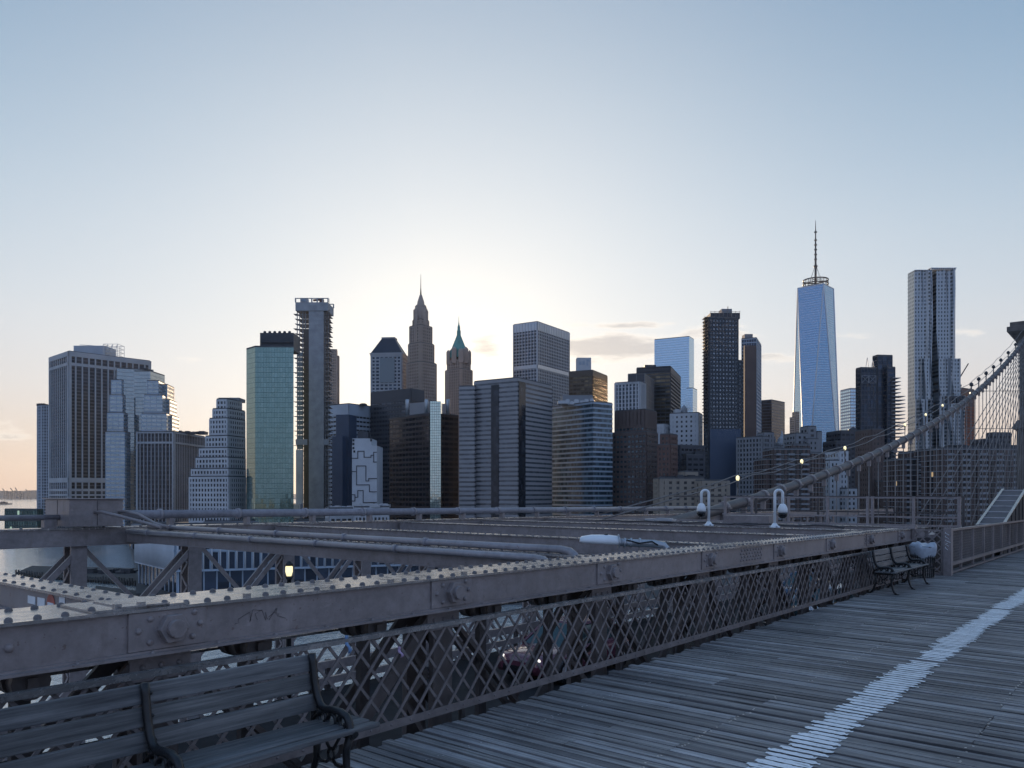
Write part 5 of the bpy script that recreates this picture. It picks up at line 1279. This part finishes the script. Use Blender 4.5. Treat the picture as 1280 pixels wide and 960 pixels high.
def housing():
    t0, t1, sl = 30.4, 35.9, math.tan(R(13)); z0 = -.80
    r = broot('cable_housing'); v0, v1 = 4.08, 4.85
    def z(t): return z0+(t-t0)*sl
    def slab(va, vb, ta, tb, dz, th): 
        m = MB(); m.hexa([(ta,va,z(ta)+dz-th),(tb,va,z(tb)+dz-th),(tb,vb,z(tb)+dz-th),(ta,vb,z(ta)+dz-th),(ta,va,z(ta)+dz),(tb,va,z(tb)+dz),(tb,vb,z(tb)+dz),(ta,vb,z(ta)+dz)]); return m
    slab(v0,v1,t0,t1,0,.05).build('cover_plate', M['steel_rough'], r)
    for va, vb in ((v0-.03,v0+.06),(v1-.06,v1+.03)): slab(va,vb,t0-.02,t1,.03,.028).build('edge_angle', M['steel_top'], r)
    a = MB(); t = t0+.1
    while t < t1: a.hexa([(t,v0+.06,z(t)),(t+.06,v0+.06,z(t+.06)),(t+.06,v1-.06,z(t+.06)),(t,v1-.06,z(t)),(t,v0+.06,z(t)+.025),(t+.06,v0+.06,z(t+.06)+.025),(t+.06,v1-.06,z(t+.06)+.025),(t,v1-.06,z(t)+.025)]); t += .85
    a.build('batten', M['pipe'], r)
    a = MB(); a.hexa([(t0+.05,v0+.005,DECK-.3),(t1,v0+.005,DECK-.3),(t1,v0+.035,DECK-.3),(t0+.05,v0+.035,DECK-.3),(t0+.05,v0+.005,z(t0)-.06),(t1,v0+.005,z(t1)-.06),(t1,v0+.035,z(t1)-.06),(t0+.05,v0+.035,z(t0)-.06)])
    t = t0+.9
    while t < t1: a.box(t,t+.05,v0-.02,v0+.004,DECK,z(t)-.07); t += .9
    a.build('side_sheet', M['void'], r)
    a = MB(); a.hexa([(t0+.05,v1-.035,-2.4),(t1,v1-.035,-2.4),(t1,v1-.005,-2.4),(t0+.05,v1-.005,-2.4),(t0+.05,v1-.035,z(t0)-.06),(t1,v1-.035,z(t1)-.06),(t1,v1-.005,z(t1)-.06),(t0+.05,v1-.005,z(t0)-.06)]); a.build('side_sheet', M['steel_dark'], r)
    tag(r, 'sloping steel cover with pale battens and edges rising at the right edge', 'cable cover')
housing()
# main cable, hand ropes, lamps, hangers, stays
VC = 17.5
def zc(t): return 1.00e-3*t*t+4.392e-2*t-3.572
def cables():
    r = broot('suspension_cable'); a = MB(); ts = [28+ (163-28)*i/60 for i in range(61)]
    a.tube([(t,VC,zc(t)) for t in ts], .27, 14); a.build('cable', M['steel_mid'], r)
    t = 38.4; k = 0
    while t < 160:
        dz = zc(t+.16)-zc(t-.16); b = MB(); b.tube([(t-.16,VC,zc(t)-dz/2),(t+.16,VC,zc(t)+dz/2)], .335, 14); b.box(t-.1,t+.1,VC-.12,VC+.12,zc(t)-.75,zc(t)-.3); b.box(t-.12,t+.12,VC-.42,VC+.42,zc(t)-.03,zc(t)+.03)
        b.build('cable_band', M['steel'], r); t += 2.6; k += 1
    tag(r, 'thick steel main cable with clamp bands climbing right to the tower', 'cable')
    for side, lab in ((-.45,'nearer thin hand rope above the main cable'),(.45,'farther thin hand rope above the main cable')):
        a = MB(); P = [(24,VC+side,zc(24)+.35+.5)]+[(t,VC+side,zc(t)+1.35+.1*math.sin(t*.8)) for t in range(38,162,3)]; P.insert(1,(34,VC+side,zc(34)+1.35-.15)); a.tube(P, .035, 5)
        o = a.build('hand_rope', M['rope']); bridge(o); tag(o, lab, 'rope', 'hand ropes over the main cable')
    n = 0
    for px in (922,1002,1056,1131,1157,1178):
        t = tpx(px, VC-.45); rr = broot('necklace_lamp', t, VC-.45, zc(t)+1.35)
        a = MB(); a.lathe([(.05,-.35),(.05,-.1),(.12,-.02)],(0,0,0),8); a.bar((0,0,-.95),(0,0,-.3),.05,.05); a.build('holder', M['rope'], rr)
        a = MB(); a.lathe([(.05,-.03),(.09,.09),(.085,.19),(.035,.25)],(0,0,0),10); a.build('lamp_glass', M['lamp'], rr)
        ll = {922:'lowest lit lamp on the hand rope, just right of the first white camera',1002:'lit lamp on the hand rope in front of the brick apartment slab',1056:'lit lamp on the hand rope in front of the white stepped block',1131:'lit lamp on the hand rope left of the rippled steel tower',1157:'lit lamp on the hand rope before the middle of the rippled steel tower',1178:'highest lit lamp on the hand rope, before the right half of the rippled steel tower'}[px]
        tag(rr, ll, 'lamp', 'small lit lamps strung along the hand rope')
    ts = [tpx(1214+9.2*i, VC-.45) for i in range(7)]
    proto = None
    for i, t in enumerate(ts):
        if proto is None:
            proto = broot('unlit_lamp'); a = MB(); a.lathe([(.10,.0),(.21,.12),(.21,.3),(.06,.46)],(0,0,0),8); a.build('globe', M['darkmetal'], proto); a = MB(); a.bar((0,0,-1.0),(0,0,.05),.12,.12); a.build('holder', M['rope'], proto); rr = proto
        else: rr = copy_tree(proto)
        bridge(rr, t, VC-.45, zc(t)+1.5); tag(rr, 'small dark unlit lamp standing in a row on the upper main cable', 'lamp', 'unlit lamps on the upper cable')
    # vertical hangers
    t = 51.4+2.6; o = None
    while t < 158:
        a = MB(); a.tube([(0,0,-6.3),(0,0,zc(t)-.6)], .045, 5, smooth=True); o = a.build('hanger_rope', M['rope']); bridge(o, t, VC); tag(o, 'thin vertical hanger rope dropping from the main cable to the outer truss', 'rope', 'vertical hanger ropes'); t += 2.6
    for i in range(12):
        tb = 75+6.2*i; a = MB(); a.tube([(tb,VC+.3,-4),(162,VC+.3,zc(162)-1)], .05, 5); o = a.build('stay_rope', M['rope']); bridge(o); tag(o, 'slanting stay rope fanning from the tower top down to the bridge edge', 'rope', 'slanting stay ropes')
    for z0, z1, lab in ((8.1,12.6,'lower cross tie rope running through the hangers'),(12.3,19.1,'upper cross tie rope running through the hangers')):
        a = MB(); a.tube([(100,VC+.2,z0),(162,VC+.2,z1)], .04, 5); o = a.build('tie_rope', M['rope']); bridge(o); tag(o, lab, 'rope', 'horizontal tie ropes')
cables()
def tower():
    r = broot('bridge_tower', 165, 0, 0); zt = 32.0; a = MB(); D = 7.0
    def wall(v0, v1, z0, z1, d): a.box(-d, d, v0, v1, z0, z1)
    for v0, v1 in ((14.2,19.3),(-3.2,3.2),(-19.3,-14.2)): wall(v0, v1, -46, 13, D); wall(v0+.15 if v0 < 0 else v0, v1-.3 if v1 > 0 else v1, 13, 18, D-.4)
    wall(-19.0,19.0,24,26.5,D-.4)
    for c0, c1 in ((3.2,14.2),(-14.2,-3.2)):      # pointed arch heads
        m = (c0+c1)/2; n = 8
        for s in (0,1):
            for i in range(n):
                u0, u1 = i/n, (i+1)/n
                za, zb_ = 13+10*math.sin(u0*math.pi/2), 13+10*math.sin(u1*math.pi/2)
                e0 = (c0 + (m-c0)*(1-math.cos(u0*math.pi/2))) if s == 0 else (c1-(c1-m)*(1-math.cos(u0*math.pi/2)))
                e1 = (c0 + (m-c0)*(1-math.cos(u1*math.pi/2))) if s == 0 else (c1-(c1-m)*(1-math.cos(u1*math.pi/2)))
                lo, hi = (min(e0,e1), max(e0,e1))
                a.hexa([(-D+.4,lo,za if s==0 else zb_),(D-.4,lo,za if s==0 else zb_),(D-.4,hi,zb_ if s==0 else za),(-D+.4,hi,zb_ if s==0 else za),(-D+.4,lo,24),(D-.4,lo,24),(D-.4,hi,24),(-D+.4,hi,24)])
    for v0, v1 in ((14.2,19.0),(-3.2,3.2),(-19.0,-14.2)): wall(v0, v1, 18, 24, D-.4)
    a.build('masonry', M['granite'], r)
    a = MB(); P = [(19.0,25.2),(19.3,26.8),(19.9,28.2),(20.6,28.8),(20.6,29.6),(20.2,29.7),(20.2,30.4)]
    for (h, z0), (h2, z1) in zip(P, P[1:]):
        d0, d1 = D-.4+(h-19.0), D-.4+(h2-19.0); a.hexa([(-d0,-h,z0),(d0,-h,z0),(d0,h,z0),(-d0,h,z0),(-d1,-h2,z1),(d1,-h2,z1),(d1,h2,z1),(-d1,h2,z1)])
    a.build('cornice', M['granite'], r)
    a = MB()
    for v0, v1 in ((14.0,20.0),(-3.6,3.6),(-20.0,-14.0)):
        a.hexa([(-D-.8,v0-.2,12.4),(D+.8,v0-.2,12.4),(D+.8,v1,12.4),(-D-.8,v1,12.4),(-D-.1,v0+.1,13.8),(D+.1,v0+.1,13.8),(D+.1,v1-.8,13.8),(-D-.1,v1-.8,13.8)])
    a.build('string_course', M['granite'], r)
    tag(r, 'granite bridge tower with a flared cornice cut off by the right edge', 'bridge tower')
tower()

# ------------------------------------------------------------------ benches, bin, ribbons, cars
def bench_frame(parent, x):
    a = MB()
    def tb(pts, r=.017): a.tube([(x, y, z) for y, z in pts], r, 8)
    tb([(.405,.83),(.395,.78),(.375,.66),(.345,.57),(.315,.525),(.27,.505),(.2,.515),(.12,.515),(.06,.495),(.035,.46),(.03,.43),(.0,.405),(-.02,.40)], .024)
    tb([(.405,.83),(.41,.70),(.40,.58),(.385,.44),(.40,.38)], .016)
    for cy, cz, rr in ((.10,.455,.042),(.20,.45,.04),(.29,.455,.035)): tb([(cy+rr*math.cos(i*.62), cz+rr*math.sin(i*.62)) for i in range(11)], .014)
    tb([(.06+.05*math.cos(2.2-i*.55)*(1-.07*i)+.03, .455+.05*math.sin(2.2-i*.55)*(1-.07*i)) for i in range(11)], .013); tb([(.33+.03*math.cos(i*.6)*(1-.06*i), .50-.03*math.sin(i*.6)*(1-.06*i)) for i in range(11)], .012); tb([(.385,.43),(.33,.47),(.30,.50)], .014); tb([(.05,.40),(.13,.415),(.2,.40),(.28,.415),(.37,.41)], .012); tb([(.15,.47),(.155,.41)], .011); tb([(.245,.47),(.25,.41)], .011)
    tb([(.0,.385),(.39,.385)], .018)
    tb([(.03,.385),(.065,.30),(.06,.20),(.035,.10),(.01,.04),(-.03,.012)], [.024,.024,.022,.02,.019,.018]); tb([(.37,.385),(.345,.30),(.35,.20),(.385,.10),(.42,.04),(.46,.012)], [.024,.024,.022,.02,.019,.018])
    tb([(.065,.21),(.11,.185),(.16,.19),(.19,.215)], .011); tb([(.345,.21),(.30,.185),(.25,.19),(.22,.215)], .011)
    tb([(.205+.03*math.cos(i*.7), .245+.035*math.sin(i*.7)) for i in range(10)], .010); tb([(.19,.27),(.12,.37)], .010); tb([(.22,.27),(.29,.37)], .010)
    for y in (-.03,.46): a.box(x-.03,x+.03,y-.04,y+.04,0,.014)
    return a.build('iron_frame', M['iron'], parent)
def bench(t, v, xs, x0, x1, label):
    r = broot('park_bench', t, v, DECK); random.seed(int(t*7))
    for x in xs: bench_frame(r, x)
    for y, z, w, tl in ((.02,.405,.085,-.12),(.115,.408,.085,0),(.21,.406,.085,0),(.30,.404,.08,.05)):
        a = MB(); c, s = math.cos(tl), math.sin(tl); p = []
        for zz in (0,.03):
            for xx, yy in ((x0,-w/2),(x1,-w/2),(x1,w/2),(x0,w/2)): p.append((xx, y+yy*c+0, z+zz-yy*s*-1))
        a.hexa(p, rn=random.uniform(.35,.8)); a.build('seat_slat', M['slat'], r, bevel=.007)
    for z, y, w in ((.535,.345,.10),(.655,.378,.10),(.77,.398,.10)):
        a = MB(); tl = .2; y = y+.024; p = []; xb = max(xs)+.03
        for hz in (-w/2, w/2):
            for xx, yy in ((x0,-.012),(xb,-.012),(xb,.012),(x0,.012)): p.append((xx, y+yy+hz*tl, z+hz))
        a.hexa(p, rn=random.uniform(.35,.8)); a.build('back_slat', M['slat'], r, bevel=.006)
        a = MB()
        for x in xs:
            for dx in (.035,): a.dome((x+dx, y-.012+.0, z), .011, .008, (0,-1,0), 8)
        a.build('slat_bolt', M['iron'], r)
    tag(r, label, 'bench', 'benches on the boardwalk'); return r
bench(0, 3.70, (.92,1.98,3.03), .82, 3.22, 'near park bench of grey slats on black iron frames at the lower left')
bench(0, 3.98, (16.4,17.7,19.0), 16.32, 19.1, 'far park bench with scrolled iron arms in front of the bagged waste basket')
def basket():
    t, v = 20.3, 4.33; r = broot('waste_basket', t, v, DECK); H = .74; rr = .27
    a = MB()
    for i in range(28):
        u = 2*math.pi*i/28; a.bar((rr*.85*math.cos(u),rr*.85*math.sin(u),.03),(rr*math.cos(u),rr*math.sin(u),H),.012,.012)
    for z in (.05,.26,.5): a.tube([(rr*(.85+.15*z/H)*math.cos(i*math.pi/12),rr*(.85+.15*z/H)*math.sin(i*math.pi/12),z) for i in range(24)], .009, 5, closed=True)
    a.build('wire_cage', M['iron'], r)
    a = MB(); a.tube([(rr*1.03*math.cos(i*math.pi/14),rr*1.03*math.sin(i*math.pi/14),H) for i in range(28)], .017, 6, closed=True); a.build('rim', M['iron'], r)
    a = MB(); n = 40; random.seed(12); lv = [(.55,.52),(.9,.50),(1.0,.56),(1.09,.70),(1.10,.745),(1.06,.77),(.92,.81),(.6,.80),(.15,.78)]; ph = [random.uniform(0,6) for _ in range(6)]
    for j,(f,z) in enumerate(lv):
        for i in range(n):
            u = 2*math.pi*i/n; w = 1+.02*math.sin(5*u+ph[0]+j*.4)+.008*math.sin(17*u+ph[1]-j*.6)
            dz = (.03*math.sin(2*u+ph[2])+.02*math.sin(5*u+ph[3])) if j in (0,1,2) else (.03*math.sin(3*u+ph[4])+.02*math.sin(8*u+ph[5])) if j in (5,6,7) else 0
            a.v.append((rr*f*w*math.cos(u), rr*f*w*math.sin(u), z+dz))
    for j in range(len(lv)-1):
        for i in range(n): a.face((j*n+i,j*n+(i+1)%n,(j+1)*n+(i+1)%n,(j+1)*n+i), smooth=True)
    a.face([(len(lv)-1)*n+i for i in range(n)], smooth=True)
    a.build('plastic_bag', plain('translucent white bag', (.40,.44,.50), .35, var=.12, scale=14, bmp=.5), r)
    tag(r, 'wire waste basket lined with a pale plastic bag behind the far bench', 'waste basket')
basket()
def ribbon(px, top, bot, col, label):
    v = 4.63; t = tpx(px, v); d = BC*t+BS*v; z0 = (HY-top)/F*d+SLOPE*t; z1 = (HY-bot)/F*d+SLOPE*t
    a = MB(); n = 6
    for i in range(n+1):
        z = z0+(z1-z0)*i/n; x = .03*i/n+.008*math.sin(i*1.7); w = .012+.004*(i%2)
        for dy in (-.0015,.0015): a.v += [(x-w,dy+.01*math.sin(i),z),(x+w,dy+.01*math.sin(i),z)]
    for i in range(n):
        b = 4*i
        for q in ((0,1,5,4),(2,6,7,3),(0,4,6,2),(1,3,7,5)): a.face([b+k for k in q], smooth=True)
    a.face((0,2,3,1)); a.face((4*n,4*n+1,4*n+3,4*n+2))
    o = a.build('ribbon', plain('ribbon '+label[:5], col, .6)); bridge(o, t, v, 0); tag(o, label, 'ribbon')
ribbon(434, 794, 817, (.16,.28,.48), 'small pale blue ribbon tied to the lattice railing right of the near bench')
ribbon(500, 808, 822, (.45,.32,.48), 'small mauve rag caught in the lattice railing')
def car(t, v, col, label, name='car', suv=False, lights=False):
    r = broot(name, t, v, ROAD); L, Wd = 4.7, 1.86; paint = newmat('car paint')[0]; b = paint.node_tree.nodes['Principled BSDF']
    b.inputs['Base Color'].default_value = (*col, 1); b.inputs['Roughness'].default_value = .25; b.inputs['Coat Weight'].default_value = .8; b.inputs['Metallic'].default_value = .25
    H = 1.72 if suv else 1.48; bl = .98 if suv else .9      # front points to -x
    xs = [-2.35,-2.3,-2.05,-1.5,-.95,0,1.0,1.7,2.2,2.33]
    zt = [.62,.72,.80,bl-.06,bl,bl+.02,bl+.02,bl+.03,bl-.02,.8]; zl = [.42,.32,.28,.24,.22,.22,.22,.24,.32,.42]; hw = [.62,.76,.86,.92,.93,.93,.93,.92,.86,.78]
    a = MB(); n = 12
    for x,z1,z0,w in zip(xs,zt,zl,hw):
        ring = [(-w*.92,z0),(-w,z0+.12),(-w,z0+(z1-z0)*.6),(-w*.95,z1-.06),(-w*.8,z1),(-w*.3,z1+.025),(w*.3,z1+.025),(w*.8,z1),(w*.95,z1-.06),(w,z0+(z1-z0)*.6),(w,z0+.12),(w*.92,z0)]
        a.v += [(x,y,z) for y,z in ring]
    for i in range(len(xs)-1):
        for j in range(n): a.face((i*n+j,i*n+(j+1)%n,(i+1)*n+(j+1)%n,(i+1)*n+j), smooth=True)
    a.face(range(n)); a.face([(len(xs)-1)*n+j for j in range(n-1,-1,-1)]); a.build('body', paint, r)
    g = MB(); xe = 2.15 if suv else 1.75
    lower = [(-1.15,-.80),(xe,-.78),(xe,.78),(-1.15,.80)]; upper = [(-.3,-.60),(xe-.45,-.58),(xe-.45,.58),(-.3,.60)]
    g.v = [(x,y,bl-.03) for x,y in lower]+[(x,y,H-.05) for x,y in upper]
    for q in ((3,2,1,0),(4,5,6,7),(0,1,5,4),(1,2,6,5),(2,3,7,6),(3,0,4,7)): g.face(q)
    g.build('window', glass('car glass '+label[:6], (.04,.07,.08), (.05,.09,.10), .06, .3), r, bevel=.05)
    a = MB(); a.v = [(x*1.0,y*1.04,H-.07) for x,y in upper]+[(x*.92+.02,y*.9,H) for x,y in upper]
    for q in ((3,2,1,0),(4,5,6,7),(0,1,5,4),(1,2,6,5),(2,3,7,6),(3,0,4,7)): a.face(q)
    for i in range(4):
        lo, up = lower[i], upper[i]; a.bar((lo[0],lo[1]*1.01,bl-.02),(up[0],up[1]*1.03,H-.05),.08,.06)
    for s in (-1,1): a.bar((.55,s*.805,bl-.02),(.5,s*.62,H-.05),.09,.05)
    a.build('roof', paint, r, bevel=.02)
    for x in (-1.45,1.4):
        for s in (-1,1):
            w = MB(); w.lathe([(.30,-.11),(.34,-.09),(.34,.09),(.30,.11)],(0,0,0),18); w.v = [(x+p[0], s*.86+p[2], .34+p[1]) for p in w.v]; wo = w.build('wheel', M['black'], r)
            h = MB(); h.lathe([(.20,.0),(.20,.012),(.05,.03)],(0,0,0),10); h.v = [(x+p[0], s*(.86+.108+p[2]), .34+p[1]) for p in h.v]; h.build('rim', M['galv'], wo)
    for s in (-1,1):
        a = MB(); a.dome((-2.27,s*.6,.66),.12,.05,(-1,s*.25,.1)); a.build('headlight', emit('headlamp', (1,.93,.8), 0.5) if lights else M['white_paint'], r)
        a = MB(); a.box(2.25,2.345,s*.66-.12,s*.66+.12,.66,.8); a.build('tail_light', plain('tail lamp red', (.4,.02,.02), .3), r)
        a = MB(); a.box(-.92,-.78,s*.93,s*1.07,bl,bl+.13) if s > 0 else a.box(-.92,-.78,-1.07,-.93,bl,bl+.13); a.build('mirror', paint, r)
    a = MB(); a.box(-2.37,-2.3,-.5,.5,.36,.52); a.build('grille', M['black'], r)
    tag(r, label, 'car', 'cars on the roadway below'); return r
car(18.9, 13.4, (.16,.05,.075), 'dark red car seen through the railing lattice at its middle', lights=True)
car(31.0, 10.2, (.30,.32,.34), 'silver car on the roadway glimpsed through the lattice left of the far bench', suv=True)
car(39.5, 13.6, (.03,.05,.11), 'dark blue car on the roadway farther along behind the lattice')
car(26.0, 9.0, (.04,.042,.045), 'black car on the inner roadway lane behind the lattice')
